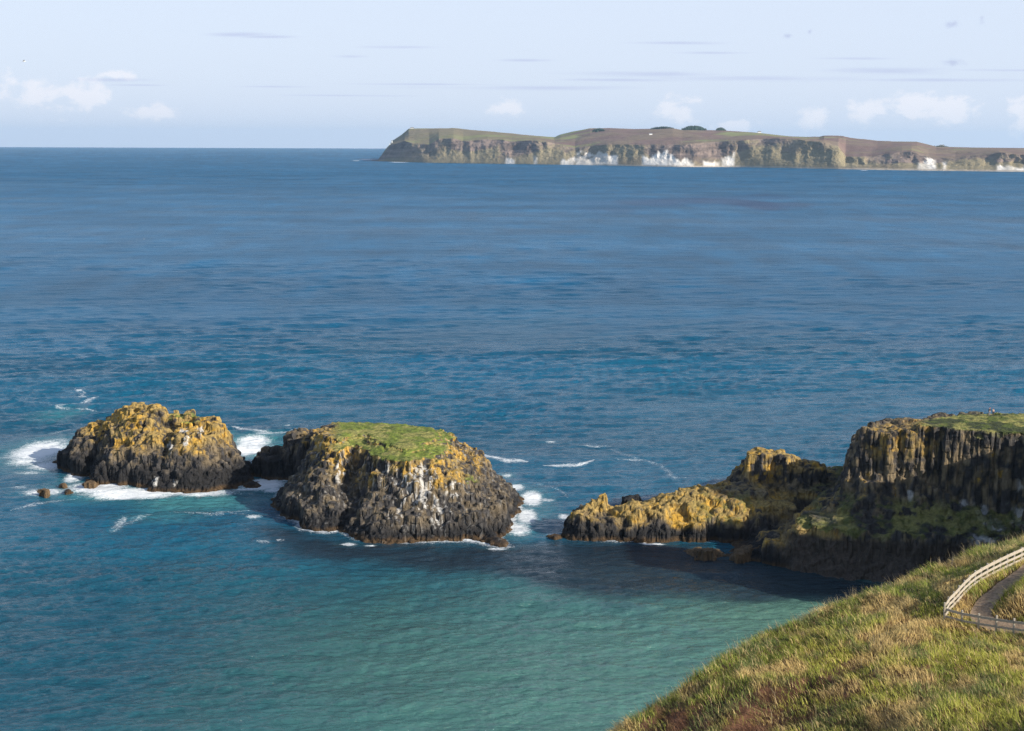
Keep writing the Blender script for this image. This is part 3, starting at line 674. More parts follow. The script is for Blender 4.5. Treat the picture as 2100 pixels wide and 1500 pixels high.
tr = q.node('ShaderNodeBsdfTranslucent'); t.links.new(at.outputs[0], tr.inputs[0]); ms = q.node('ShaderNodeMixShader'); ms.inputs[0].default_value = .3
t.links.new(bs.outputs[0], ms.inputs[1]); t.links.new(tr.outputs[0], ms.inputs[2]); t.links.new(ms.outputs[0], t.nodes['Material Output'].inputs[0])
me = mesh_np('grass', np.concatenate(VV), [np.concatenate(FQ), np.concatenate(FT)], False); set_col(me, 'Col', np.concatenate(CC))
tag(link('grass', me, gm), 'long tussocky green and straw grass covering the near hillside', 'grass', kind='stuff')

# ------------------------------------------------------------------ fence
M_WOOD = plain_mat('weathered_wood', (.46, .40, .32), .85, 7, .5, 1.2, .3, (1, 1, 4))
def beam(a, b, w, h, bm_v, bm_f):           # plank from a to b: w thick across, h tall
    a = Vector(a); b = Vector(b); d = (b - a).normalized(); s = d.cross(Vector((0, 0, 1)))
    if s.length < .1: s = Vector((1, 0, 0)); 
    s.normalize(); up = s.cross(d).normalized(); i = len(bm_v)
    for p in (a, b):
        for k, l in ((-1, -1), (1, -1), (1, 1), (-1, 1)): bm_v.append(p + s * (k * w / 2) + up * (l * h / 2))
    bm_f += [(i, i + 1, i + 2, i + 3), (i + 7, i + 6, i + 5, i + 4)] + [(i + k, i + 4 + k, i + 4 + (k + 1) % 4, i + (k + 1) % 4) for k in range(4)]
def bevelled(name, verts, faces, mat, parent, bev=.008):
    me = bpy.data.meshes.new(name); me.from_pydata([tuple(v) for v in verts], [], faces); me.update()
    o = link(name, me, mat, parent)
    if bev: md = o.modifiers.new('b', 'BEVEL'); md.width = bev; md.segments = 1
    return o
def build_fence(pts, label, spacing, rails, hpost, start_post=True):
    pts = [Vector(p) for p in pts]
    for p in pts: p.z = float(gz(np.array([p.x]), np.array([p.y]))[0]) if p.x < 60 else p.z
    root = empty('fence', pts[0]); tag(root, label, 'fence')
    seg = [(pts[i + 1] - pts[i]).length for i in range(len(pts) - 1)]; tot = sum(seg)
    n = max(2, round(tot / spacing)); st = []
    for k in range(n + 1):
        s = tot * k / n; i = 0
        while i < len(seg) - 1 and s > seg[i]: s -= seg[i]; i += 1
        p = pts[i].lerp(pts[i + 1], min(1, s / seg[i])); st.append(p)
    zsm = [p.z for p in st]
    zsm = [sum(zsm[max(0, i - 2):i + 3]) / len(zsm[max(0, i - 2):i + 3]) for i in range(len(zsm))]
    for i, p in enumerate(st): p.z = zsm[i]
    inv = Matrix.Translation(-pts[0])
    for i, p in enumerate(st):
        if i == 0 and not start_post: continue
        v, f = [], []; d = (st[min(i + 1, n)] - st[max(i - 1, 0)]); d.z = 0; d.normalize(); nrm = Vector((-d.y, d.x, 0))
        j = random.uniform(-.03, .03)
        beam(p + nrm * .085 + Vector((0, 0, -.35)), p + nrm * .085 + Vector((j, j, hpost + random.uniform(-.02, .05))), .12, .16, v, f)
        bevelled('post', [inv @ q_ for q_ in v], f, M_WOOD, root)
    for zc, hh in rails:
        for i in range(n):
            v, f = [], []
            a = st[i].copy(); b_ = st[i + 1].copy(); a.z += zc + random.uniform(-.012, .012); b_.z += zc + random.uniform(-.012, .012)
            beam(a, a.lerp(b_, .992), .04, hh, v, f)
            bevelled('rail', [inv @ q_ for q_ in v], f, M_WOOD, root, .005)
    return root
build_fence(FENCE_UP, 'pale weathered wooden rail fence curving uphill along the path', 1.15, [(1.06, .27), (.62, .20), (.22, .20)], 1.2)
build_fence(FENCE_LO, 'shaded lower wooden fence running right from the corner in long grass', 1.32, [(1.0, .19), (.46, .16)], 1.24, False)
# stake beyond the edge
p = P3(1951, 1172, 116.5); v, f = [], []; beam((0, 0, -.4), (.03, 0, 1.0), .06, .06, v, f)
o = bevelled('stake', v, f, plain_mat('grey_stake', (.12, .10, .085)), None); o.location = (p[0], p[1], float(gz(p[None, 0], p[None, 1])[0]))
tag(o, 'thin grey wooden stake standing at the cliff edge beyond the fence', 'stake')

# ------------------------------------------------------------------ sea
rows = []
py_ = 1260.0
deps = np.concatenate([np.linspace(2.2 * 1000, 1300, 60)[:-1], np.linspace(1300, 8.4, 1000)])     # H*F/D values in pixels of depression
D = H * FPX / deps
az = np.concatenate([np.linspace(-1.5, -.40, 60)[:-1], np.linspace(-.40, .40, 1650), np.linspace(.40, 1.5, 60)[1:]])
DD, AA = np.meshgrid(D, az, indexing='ij'); SX = AA * DD; SY = DD.copy()
sx, sy = SX.ravel(), SY.ravel(); P = np.stack([sx, sy], -1)
ALLB = [np.vstack([B1[1][0][1][:3], B1[0][0][1][:-1], B1[1][0][1][-1:]]), B2[0][0][1], B3[0][0][1], RIDGE[0][1], MAIN[0][1]]
nearm = (sy < 520) & (np.abs(sx) < 190)
shore = np.full(len(sx), 200.0)
for pl in ALLB: shore[nearm] = np.minimum(shore[nearm], -sdist(P[nearm], pl))
shore = np.maximum(shore, 0)
bay = sstep(300, 225, sy + sx * .25)            # calmer water in the cove
zw = np.zeros(len(sx)); r = np.random.default_rng(3)
sp_y = sy * sy / (H * FPX) * 1.3
NW = 120
lams = np.exp(np.linspace(math.log(1.2), math.log(60), NW)) * r.uniform(.95, 1.05, NW)
gust = sstep(.3, .7, fbm(sx / 140, sy / 110, o=5, s=55))
for lam in lams:
    th = math.radians(-78) + r.normal(0, .40 if lam > 4 else .6); k = 2 * math.pi / lam; ph = r.uniform(0, 6.28)
    a = .0075 * lam if lam < 4 else .0075 * 4 * (lam / 4) ** .45
    if lam > 22: a *= .5
    fade = 1 / (1 + (sp_y * 2.2 / lam) ** 4)
    sel = fade > .02
    w = np.sin(k * (sx[sel] * math.cos(th) + sy[sel] * math.sin(th)) + ph)
    zw[sel] += a * fade[sel] * (w + .18 * np.cos(2 * np.arcsin(np.clip(w, -1, 1))))
zw *= (1 - .5 * bay) * (.5 + .9 * gust) * (.5 + .5 * sstep(0, 12, shore))
# colour of the water body, with some bay shade and far ripples painted in
n_big = fbm(sx / 60, sy / 110, o=4, s=31); n_m = fbm(sx / 14, sy / 22, o=4, s=32)
c = np.tile(np.array((.004, .086, .182)), (len(sx), 1))
c = lerp(c, (.005, .078, .130), sstep(900, 330, sy + (n_big - .5) * 250) * .7)
c = lerp(c, (.022, .100, .104), sstep(330, 215, sy + sx * .12 + (n_m - .5) * 26) * (.25 + .75 * sstep(-75, -5, sx + (n_big - .5) * 60)))
c = lerp(c, (.12, .27, .22), sstep(292, 225, sy - sx * .30 + (n_m - .5) * 18) * sstep(-60, 25, sx + (n_big - .5) * 50) * .6)
c = lerp(c, (.12, .22, .14), sstep(40, 8, np.hypot(sx - 62, (sy - 252) * 1.1)) * .5)
kelp_shade = np.array([at_z(a, b_) for a, b_ in [(540,1085),(640,1098),(900,1118),(1150,1110),(1400,1110),(1560,1150),(1800,1190),(1850,1230),(1700,1238),(1500,1236),(1280,1232),(1150,1222),(960,1180),(800,1165),(680,1155),(590,1135)]])
ks = np.full(len(sx), -50.0); ks[nearm] = sdist(P[nearm], kelp_shade)
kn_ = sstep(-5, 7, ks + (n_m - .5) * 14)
c = lerp(c, (.012, .024, .038), kn_ * .92)  # kelp bed, and dark paint where the bay's cast shadow falls short
lane = fbm(sx / 220, sy / 60, o=5, s=37); ripple_tone = fbm(sx / 24, sy / 75, o=5, s=38, gain=.62); c = c * ((.86 + .28 * sstep(.3, .7, lane)) * (1 + (ripple_tone - .5) * .9 * sstep(450, 1100, sy)))[:, None]  # far ripples' light and dark painted into the water colour
for (cx, cy, rx, ry, s_) in [(1350,415,300,12,.6),(1650,420,150,9,.5),(1250,430,130,8,.4),(960,425,90,4,.3),(1560,405,200,8,.4)]:     # darker blue patches of water far out
    p = at_z(cx, cy); rX = rx * p[1] / FPX; rY = ry * p[1] ** 2 / (H * FPX)
    c = lerp(c, (.004, .018, .075), sstep(0, .8, 1.1 - np.hypot((sx - p[0]) / rX, (sy - p[1]) / rY) + (fbm(sx / 90, sy / 500, o=4, s=36) - .5) * 2.0) * s_)
# foam
fo = np.zeros(len(sx)); aer = np.zeros(len(sx))
def splat(cx, cy, rx, ry, s_, ae=.0, an=0.0):
    p = at_z(cx, cy); rX = rx * p[1] / FPX; rY = ry * p[1] ** 2 / (H * FPX); dx = sx - p[0]; dy = sy - p[1]
    a = math.radians(an); ux = dx * math.cos(a) + dy * math.sin(a); uy = -dx * math.sin(a) + dy * math.cos(a)
    d = 1 - np.hypot(ux / rX, uy / rY)
    np.maximum(fo, s_ * np.clip(d * 1.6, 0, 1), out=fo)
    if ae: np.maximum(aer, ae * np.clip(1.25 * (d + .6) / 1.6, 0, 1), out=aer)
for a in [(80,925,75,30,1.0,.5),(100,955,60,14,.8,.4),(60,945,60,14,.75,.4),(120,905,30,10,.5,.3),(200,1000,90,18,1.0,.6),(270,1012,140,17,1.05,.7),(400,1010,130,13,.8,.6),(160,975,30,22,.9,.5),(90,1010,60,11,.8,.2),(40,1000,30,6,.4,.1),
          (465,895,26,8,.4,.5),(520,905,50,14,.95,.8),(510,920,60,20,1.0,.8),(545,890,40,5,.5,.4),(540,994,65,17,1.05,.7),(500,1003,40,6,.7,.5),(560,1005,30,8,.8,.5),(60,970,50,5,.5,.2),(20,940,30,4,.5,.2),
          (1090,1022,32,22,1.0,.4),(1080,1060,32,24,.9,.4),(1062,1085,38,18,.85,.4),(1120,1025,30,5,.6,.2),(1060,1000,22,10,.8,.3),(1040,975,16,6,.6,.3),(1158,1060,20,8,.85,.2),(1132,1095,16,5,.5,.1),(1070,1095,26,5,.6,.2),
          (520,1061,24,6,.62,.1),(590,873,14,5,.6,.1),(1130,907,16,3,.55,.1),(1500,1075,1,1,.1,0),(245,1075,18,24,.42,.1),(540,1108,25,4,.45,.0),(575,1105,14,3,.4,.0),(1340,1115,36,3,.95,.1),(1320,1112,20,3,.9,.1),(1020,1126,32,4,.75,.1),(715,1115,26,5,.75,.1),(760,1118,20,3,.7,.1),
          (1630,1000,1,1,.1,0),(1000,905,1,1,.1,0),(755,327,22,1.2,.9,0),(820,333,30,.9,.9,0),(880,334,30,.8,.7,0),(730,330,12,.8,.7,0),(1005,337,20,.6,.5,0),(1775,350,12,.8,.7,0),(162,800,10,3,.6,0)]:
    splat(*a)
for a in [(400,1030,190,30,.55),(330,1060,120,22,.3),(520,915,90,30,.6),(120,850,80,22,.3),(1100,1040,60,60,.25),(60,930,120,50,.3),(560,1010,60,30,.4),(200,1000,160,40,.4)]:
    p = at_z(a[0], a[1]); d = 1 - np.hypot((sx - p[0]) / (a[2] * p[1] / FPX), (sy - p[1]) / (a[3] * p[1] ** 2 / (H * FPX))); np.maximum(aer, a[4] * np.clip(d * 1.5, 0, 1), out=aer)
def streak(pts, w, s_):
    pl = [at_z(a, b_) for a, b_ in pts]; d, tt = ldist(np.stack([sx[nearm] + (n_m[nearm] - .5) * 5, sy[nearm] + (n_m[nearm] - .5) * 6], -1), pl)
    f_ = np.zeros(len(sx)); f_[nearm] = s_ * np.clip(1 - d / (w * (.4 + 1.2 * np.sin(tt * math.pi))), 0, 1) ** .6; np.maximum(fo, f_, out=fo)
for pts, w, s_ in [([(972,930),(1010,937),(1050,943),(1085,946)],1.7,.72),([(1120,951),(1160,953),(1190,952),(1218,945)],1.4,.72),([(145,797),(170,803),(158,815),(192,818),(165,828),(120,835),(180,838),(236,846)],1.2,.55),
                   ([(450,872),(520,884),(560,888),(640,884)],1.3,.6),([(1170,917),(1210,920),(1248,918)],.9,.5),([(1245,923),(1300,940),(1350,955),(1400,978),(1420,978)],1.2,.38),([(1265,943),(1320,945)],.8,.5),
                   ([(300,1052),(380,1050),(440,1055),(520,1045)],1.6,.42),([(225,1090),(280,1065),(330,1050)],1.2,.38),([(420,1062),(470,1052),(520,1056)],1.2,.38),([(30,1042),(90,1030),(160,1022)],1.5,.4),([(100,890),(130,885),(140,880)],1.0,.45),([(900,955),(960,962),(1010,990)],1.0,.4),([(1090,985),(1150,1000),(1170,1020)],1.0,.35)]:
    streak(pts, w, s_)
# wash right round each rock
wash = [(ALLB[0], .95), (ALLB[1], .75), (ALLB[2], .9), (ALLB[3], .55), (ALLB[4], .12)]
for pl, s_ in wash:
    d = np.full(len(sx), 99.0); d[nearm] = -sdist(P[nearm], pl)
    expo = fbm(sx / 9, sy / 9, o=2, s=61)
    np.maximum(fo, s_ * np.clip(1 - (d + .4) / (1.0 + 2.6 * expo), 0, 1) * sstep(.35, .55, expo) * (d > -3), out=fo)
# scattered small whitecaps
fo = np.clip(fo, 0, 1.2)
aer = np.clip(aer * (.6 + .8 * n_m), 0, 1)
c = lerp(c, (.10, .33, .31), aer * .75)
V = np.stack([sx, sy, zw], -1)
chop = (.55 * sstep(200, 900, sy) + .45 * sstep(700, 4500, sy)) * (1 - .18 * (gust - .5)) 
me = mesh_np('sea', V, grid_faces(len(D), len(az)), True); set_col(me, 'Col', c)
a_ = me.attributes.new('foam', 'FLOAT', 'POINT'); a_.data.foreach_set('value', fo.astype(np.float32))
a_ = me.attributes.new('chop', 'FLOAT', 'POINT'); a_.data.foreach_set('value', chop.astype(np.float32))
m = bpy.data.materials.new('sea_water'); m.use_nodes = True; t = m.node_tree; q = G(t); bs = t.nodes['Principled BSDF']
ge = q.node('ShaderNodeNewGeometry'); Pn = ge.outputs['Position']; at = q.node('ShaderNodeVertexColor', layer_name='Col'); fa = q.node('ShaderNodeAttribute', attribute_name='foam')
cd = q.node('ShaderNodeCameraData') if False else None
rip = q.noise(q.scale(Pn, (.55, 1.5, 1)), 1.1, 6, .68, .4); rip2 = q.noise(q.scale(Pn, (.35, 1.0, 1)), .28, 5, .6, .3); rip3 = q.noise(q.scale(Pn, (.4, 1.0, 1)), .045, 6, .62)
hgt = q.m('ADD', q.m('MULTIPLY', rip, .55), q.m('ADD', q.m('MULTIPLY', rip2, 1.6), q.m('MULTIPLY', rip3, 5.0)))
b_ = q.node('ShaderNodeBump'); t.links.new(q.ramp(q.node('ShaderNodeAttribute', attribute_name='chop').outputs['Fac'], 0, 1, .9, .5, False), b_.inputs['Strength']); b_.inputs['Distance'].default_value = 1.0; t.links.new(hgt, b_.inputs['Height'])
lace = q.noise(q.scale(Pn, (.8, 1.1, 1)), 1.1, 8, .75, 1.6)
fm = q.m('ADD', fa.outputs['Fac'], q.m('MULTIPLY', q.m('SUBTRACT', lace, .5), 2.3))
fm = q.m('MULTIPLY', q.ramp(fm, .22, .92, 0, .95), q.ramp(fa.outputs['Fac'], .02, .25))
t.links.new(q.mix(fm, at.outputs[0], (.84, .86, .88, 1)), bs.inputs['Base Color'])
t.links.new(q.m('MAXIMUM', q.ramp(fm, 0, 1, .13, .8), q.ramp(q.node('ShaderNodeAttribute', attribute_name='chop').outputs['Fac'], 0, 1, .13, .5, False)), bs.inputs['Roughness']); bs.inputs['IOR'].default_value = 1.33
ch = q.node('ShaderNodeAttribute', attribute_name='chop'); t.links.new(q.m('MULTIPLY', q.m('SUBTRACT', 1.0, q.m('MULTIPLY', fm, .7)), q.ramp(ch.outputs['Fac'], 0, 1, .54, .13, False)), bs.inputs['Specular IOR Level'])   # steep chop turns facets away from the low sky
t.links.new(b_.outputs[0], bs.inputs['Normal'])
tag(link('sea', me, m), kind='structure', label='open blue sea turning teal in the cove')

# ------------------------------------------------------------------ far island
pxs = np.arange(762, 2700, 1.6)
def tab(t_): a = np.array(t_, float); return np.interp(pxs, a[:, 0], a[:, 1])
yw = tab([(762,330),(780,331),(860,334),(1000,336),(1200,339),(1400,343),(1500,343),(1800,349),(2100,353),(2700,362)])
ysk = tab([(762,331),(770,330),(775,326),(790,307),(800,296),(803,290),(812,285),(825,276),(838,265),(860,264),(930,264),(990,269),(1050,274),(1100,280),(1137,282),(1150,276),(1175,270),(1210,264),(1250,263),(1300,265),(1380,264),(1400,267),(1480,268),(1530,271),(1570,275),(1620,280),(1680,282),(1690,279),(1730,280),(1745,283),(1800,290),(1880,291),(1905,297),(1920,301),(2000,303),(2100,304),(2700,310)])
yc = tab([(762,331),(775,328),(790,311),(802,297),(830,290),(850,295),(880,297),(900,285),(930,284),(950,290),(1000,285),(1050,290),(1100,288),(1150,297),(1180,303),(1230,298),(1260,296),(1320,297),(1400,298),(1440,294),(1490,290),(1540,286),(1600,284),(1650,288),(1690,292),(1720,300),(1735,322),(1790,322),(1850,311),(1870,311),(1905,322),(1960,325),(2050,313),(2100,318),(2300,322),(2700,330)])
foot = tab([(762,.25),(860,.3),(880,.9),(920,.7),(1000,.5),(1100,.55),(1200,.5),(1400,.45),(1500,.3),(1560,.35),(1600,.55),(1700,.4),(1760,.8),(1850,.75),(1960,.4),(2050,.8),(2100,.5),(2700,.6)])   # how far down the crag reaches
D0 = np.array([at_z(p_, q_)[1] for p_, q_ in zip(pxs, yw)])
_k = np.hanning(75); _k /= _k.sum(); D0 = np.convolve(np.pad(D0, 37, 'edge'), _k, 'valid')
NS = 120; s = np.linspace(0, 1, NS)
def zat(py, Dq): return at_y(pxs, py, Dq)[:, 2]
gul = (fbm(pxs / 46, pxs * 0, o=3, s=81) - .5) * .7
off_c = 170 + gul * 230; off_f = 90 + (fbm(pxs / 22, pxs * 0 + 4, o=3, s=82) - .5) * 60; off_s = 1100.0
zc = np.maximum(zat(yc, D0 + off_c), 1); zc2 = np.maximum(zat(yc, D0 + 230), 1); zs = np.maximum(zat(ysk, D0 + off_s + 230), zc * .5)
tip = sstep(770, 812, pxs)
zf = zc * (1 - (.30 + .35 * foot)) 
VI = np.zeros((NS, len(pxs), 3)); CI = np.zeros((NS, len(pxs), 3))
for i, t_ in enumerate(s):
    if t_ < .2: k = t_ / .2; dof = off_f * k; z = zf * k ** .85; band = np.zeros(len(pxs)) + 0
    elif t_ < .5: k = (t_ - .2) / .3; dof = off_f + (off_c - off_f) * k ** 1.1; z = zf + (zc - zf) * k; band = np.ones(len(pxs))
    elif t_ < .92: k = (t_ - .5) / .42; kk_ = sstep(0, .22, k); oc = off_c * (1 - kk_) + 230 * kk_; dof = oc + off_s * k * (.15 + .85 * tip); zb_ = zc * (1 - kk_) + zc2 * kk_; z = zb_ + (zs - zb_) * (1 - (1 - k) ** 1.6); band = np.full(len(pxs), 2)
    else: k = (t_ - .92) / .08; dof = 230 + off_s * (.15 + .85 * tip) + 700 * k; z = zs * (1 - k ** 1.5) - 5 * k; band = np.full(len(pxs), 2)
    Dq = D0 + dof; p0 = at_y(pxs, ysk, Dq)
    VI[i, :, 0] = p0[:, 0]; VI[i, :, 1] = Dq; VI[i, :, 2] = z
    x_, y_, z_ = p0[:, 0], Dq, z
    n1 = fbm(x_ / 160, y_ / 160, z_ / 60, 4, 601); n2 = fbm(x_ / 60, y_ / 90, z_ / 26, 5, 611, .6); n3 = fbm(x_ / 45, y_ / 110, z_ / 60, 5, 621, .6)
    if t_ < .92: wk = float(np.interp(t_, [0, .06, .2, .45, .55, 1], [0, .5, 1, 1, .15, 0])); VI[i, :, 1] += (n3 - .5) * 45 * wk + (n1 - .5) * 40 * wk; VI[i, :, 2] += (n2 - .5) * 16 * wk + (n1 - .5) * 18 * float(np.interp(t_, [0, .5, .6, .85, .9], [0, 0, 1, 1, 0]))
    crag = np.array((.20, .15, .125)) * (.8 + .4 * sstep(.35, .65, fbm(x_ / 140, z_ / 7, None, 3, 681)))[:, None]; grs = np.array((.26, .215, .13)); hea = np.array((.19, .125, .105)); brn = np.array((.22, .175, .11)); fld = np.array((.25, .26, .11))
    cc = np.tile(grs, (len(pxs), 1)); cc = lerp(cc, brn, sstep(.42, .62, n1)); 
    kcr = sstep(.14, .24, t_ + (n2 - .5) * .3 + (n1 - .5) * .5) * sstep(.54, .48, t_ + (n2 - .5) * .10) * sstep(.36, .50, n3 * .35 + n2 * .3 + n1 * .35)
    kcr *= sstep(.30, .52, fbm(x_ / 210, x_ * 0, None, 3, 691) + .25 * (t_ - .2))
    kcr = np.maximum(kcr, sstep(900, 790, pxs + (n2 - .5) * 120) * sstep(.52, .46, t_ + (n2 - .5) * .1) * sstep(.03, .08, t_))
    cc = lerp(cc, crag, kcr); cc = cc * (1 - .25 * kcr * sstep(.5, .7, n3))[:, None]
    if t_ > .5:
        cc = lerp(np.tile(fld, (len(pxs), 1)) * .9, hea, sstep(.40, .55, fbm(x_ / 260, y_ / 160, None, 5, 640) + .10 * sstep(1150, 1300, pxs) + .03)); cc = lerp(cc, brn, sstep(.5, .65, n1) * .6)
        cc = lerp(cc, fld * np.array((.9, .82, .9)), sstep(1150, 1050, pxs) * .45)
    # chalk
    _, pyv = px_of(np.stack([x_, y_, z_], -1))
    for (a, b2, top) in [(1183, 1268, 317), (1318, 1372, 320), (1372, 1420, 327), (1150, 1190, 330), (1036, 1056, 328), (1095, 1102, 328), (1444, 1478, 327), (1482, 1508, 318), (1884, 1922, 337), (1935, 1942, 340), (2046, 2110, 341), (1410, 1425, 333)]:
        m_ = sstep(a - 3, a + 4, pxs) * sstep(b2 + 3, b2 - 4, pxs) * sstep(top - 2, top + 4, pyv + (fbm(x_ / 38, x_ * 0, None, 4, 671, .6) - .42) * 34) * sstep(.27, .42, n3 * .5 + .5 * fbm(x_ / 30, y_ / 60, z_ / 50, 3, 655))
        cc = lerp(cc, (.80, .74, .66), m_ * (.65 + .35 * sstep(.40, .5, fbm(x_ / 25, y_ * 0, z_ / 80, 3, 651))))
    cc = lerp(cc, (.42, .36, .29), .8 * sstep(1180, 1250, pxs) * sstep(7, 4, z_))
    CI[i] = cc
me = mesh_np('far_island', VI.reshape(-1, 3), grid_faces(NS, len(pxs)), False); set_col(me, 'Col', np.clip(CI.reshape(-1, 3), 0, 1))
tag(link('far_island', me, M_ISLE), kind='structure', label='long far island with brown crags, green top and white chalk cliffs')

# woods, lighthouse and houses on the island
def lathe(prof, n=16):
    v, f = [], []
    for (r_, z_) in prof:
        for k in range(n): a = 2 * math.pi * k / n; v.append((r_ * math.cos(a), r_ * math.sin(a), z_))
    for i in range(len(prof) - 1):
        for k in range(n): f.append((i * n + k, i * n + (k + 1) % n, (i + 1) * n + (k + 1) % n, (i + 1) * n + k))
    f.append(tuple(range(n))[::-1]); f.append(tuple((len(prof) - 1) * n + k for k in range(n)))
    return v, f
def isle_point(px, row):
    j = int(np.argmin(abs(pxs - px))); i = int(row * (NS - 1)); return VI[i, j]
M_WOODF = plain_mat('conifer_foliage', (.022, .045, .03), .95, .2)
def wood(px0, px1, hpx, row, label, seed):
    r_ = np.random.default_rng(seed); V, F = [], []
    for k in range(int((px1 - px0) * 3.2)):
        px = r_.uniform(px0, px1); t_ = (px - px0) / (px1 - px0); p = isle_point(px, row - r_.uniform(0, .05)); hh = hpx * p[1] / FPX * (math.sin(math.pi * min(max(t_, .06), .94)) ** .5) * r_.uniform(.75, 1.1)
        n = 6; i = len(V); rad = hh * .33
        for (rr, zz_) in ((rad * .8, -4), (rad, hh * .25), (rad * .65, hh * .65), (.3, hh)):
            for a in range(n): an = a * 2 * math.pi / n + k; V.append((p[0] + rr * math.cos(an) * r_.uniform(.8, 1.2), p[1] + rr * math.sin(an), p[2] + zz_))
        for l_ in range(3):
            for a in range(n): F.append((i + l_ * n + a, i + l_ * n + (a + 1) % n, i + (l_ + 1) * n + (a + 1) % n, i + (l_ + 1) * n + a))
    me = bpy.data.meshes.new('conifer_wood'); me.from_pydata(V, [], F); me.update()
    tag(link('conifer_wood', me, M_WOODF), label, 'wood', kind='stuff')
wood(1398, 1448, 9, .91, 'dark domed conifer wood on the far island skyline, the tallest', 1)
wood(1335, 1382, 5, .91, 'low dark conifer belt on the island skyline left of the domed wood', 2)
wood(1468, 1488, 6, .91, 'small dark tree clump on the skyline right of the domed wood', 3)
wood(1215, 1240, 5, .80, 'patch of dark trees on the moor slope of the far island', 4)
wood(1915, 1945, 3, .91, 'thin row of trees on the low far right skyline', 5)
M_WHITE = plain_mat('white_render', (.8, .8, .78), .7)
M_SLATE = plain_mat('slate', (.12, .12, .13), .6)
M_GLASSD = plain_mat('lantern_glass', (.10, .12, .14), .2)
p = isle_point(803, .62); lh = empty('lighthouse', tuple(p)); lh.location.z = p[2] - 1
tag(lh, 'small white lighthouse on the left end slope of the far island', 'lighthouse')
v, f = lathe([(4.2, -6), (4.0, 2), (3.3, 16), (4.0, 16.4), (4.0, 17.2), (3.0, 17.2)]); bevelled('tower', v, f, M_WHITE, lh, 0)
v, f = lathe([(2.2, 17.2), (2.2, 20)]); bevelled('lantern', v, f, M_GLASSD, lh, 0)
v, f = lathe([(2.6, 20), (1.6, 21.6), (.2, 22.4)]); bevelled('dome', v, f, M_WHITE, lh, 0)
v, f = [], []; beam((-14, 3, 0), (14, 3, 0), 8, 6, v, f); bevelled('terrace_wall', v, f, M_WHITE, lh, 0)
def house(px, row, label, w=16, dpt=8, hh=5):
    p = isle_point(px, row); e = empty('house', (p[0], p[1], p[2])); tag(e, label, 'house', 'farmhouses on the far island')
    v, f = [], []; beam((-w / 2, 0, hh / 2 - 1), (w / 2, 0, hh / 2 - 1), dpt, hh + 2, v, f); bevelled('wall', v, f, M_WHITE, e, 0)
    v = [(-w / 2 - .4, -dpt / 2 - .4, hh), (w / 2 + .4, -dpt / 2 - .4, hh), (w / 2 + .4, dpt / 2 + .4, hh), (-w / 2 - .4, dpt / 2 + .4, hh), (-w / 2 - .4, 0, hh + 3.5), (w / 2 + .4, 0, hh + 3.5)]
    bevelled('roof', v, [(0, 1, 5, 4), (2, 3, 4, 5), (0, 4, 3), (1, 2, 5), (3, 2, 1, 0)], M_SLATE, e, 0)
house(1558, .86, 'tiny white farmhouse on the island crest above the dark crags')
house(1335, .66, 'tiny white farmhouse on the green shelf above the chalk cliffs', 14)
house(1932, .89, 'tiny white farmhouse on the low skyline at the island right end', 18)
house(846, .86, 'tiny white building on the high left end of the island', 20, 8, 4)

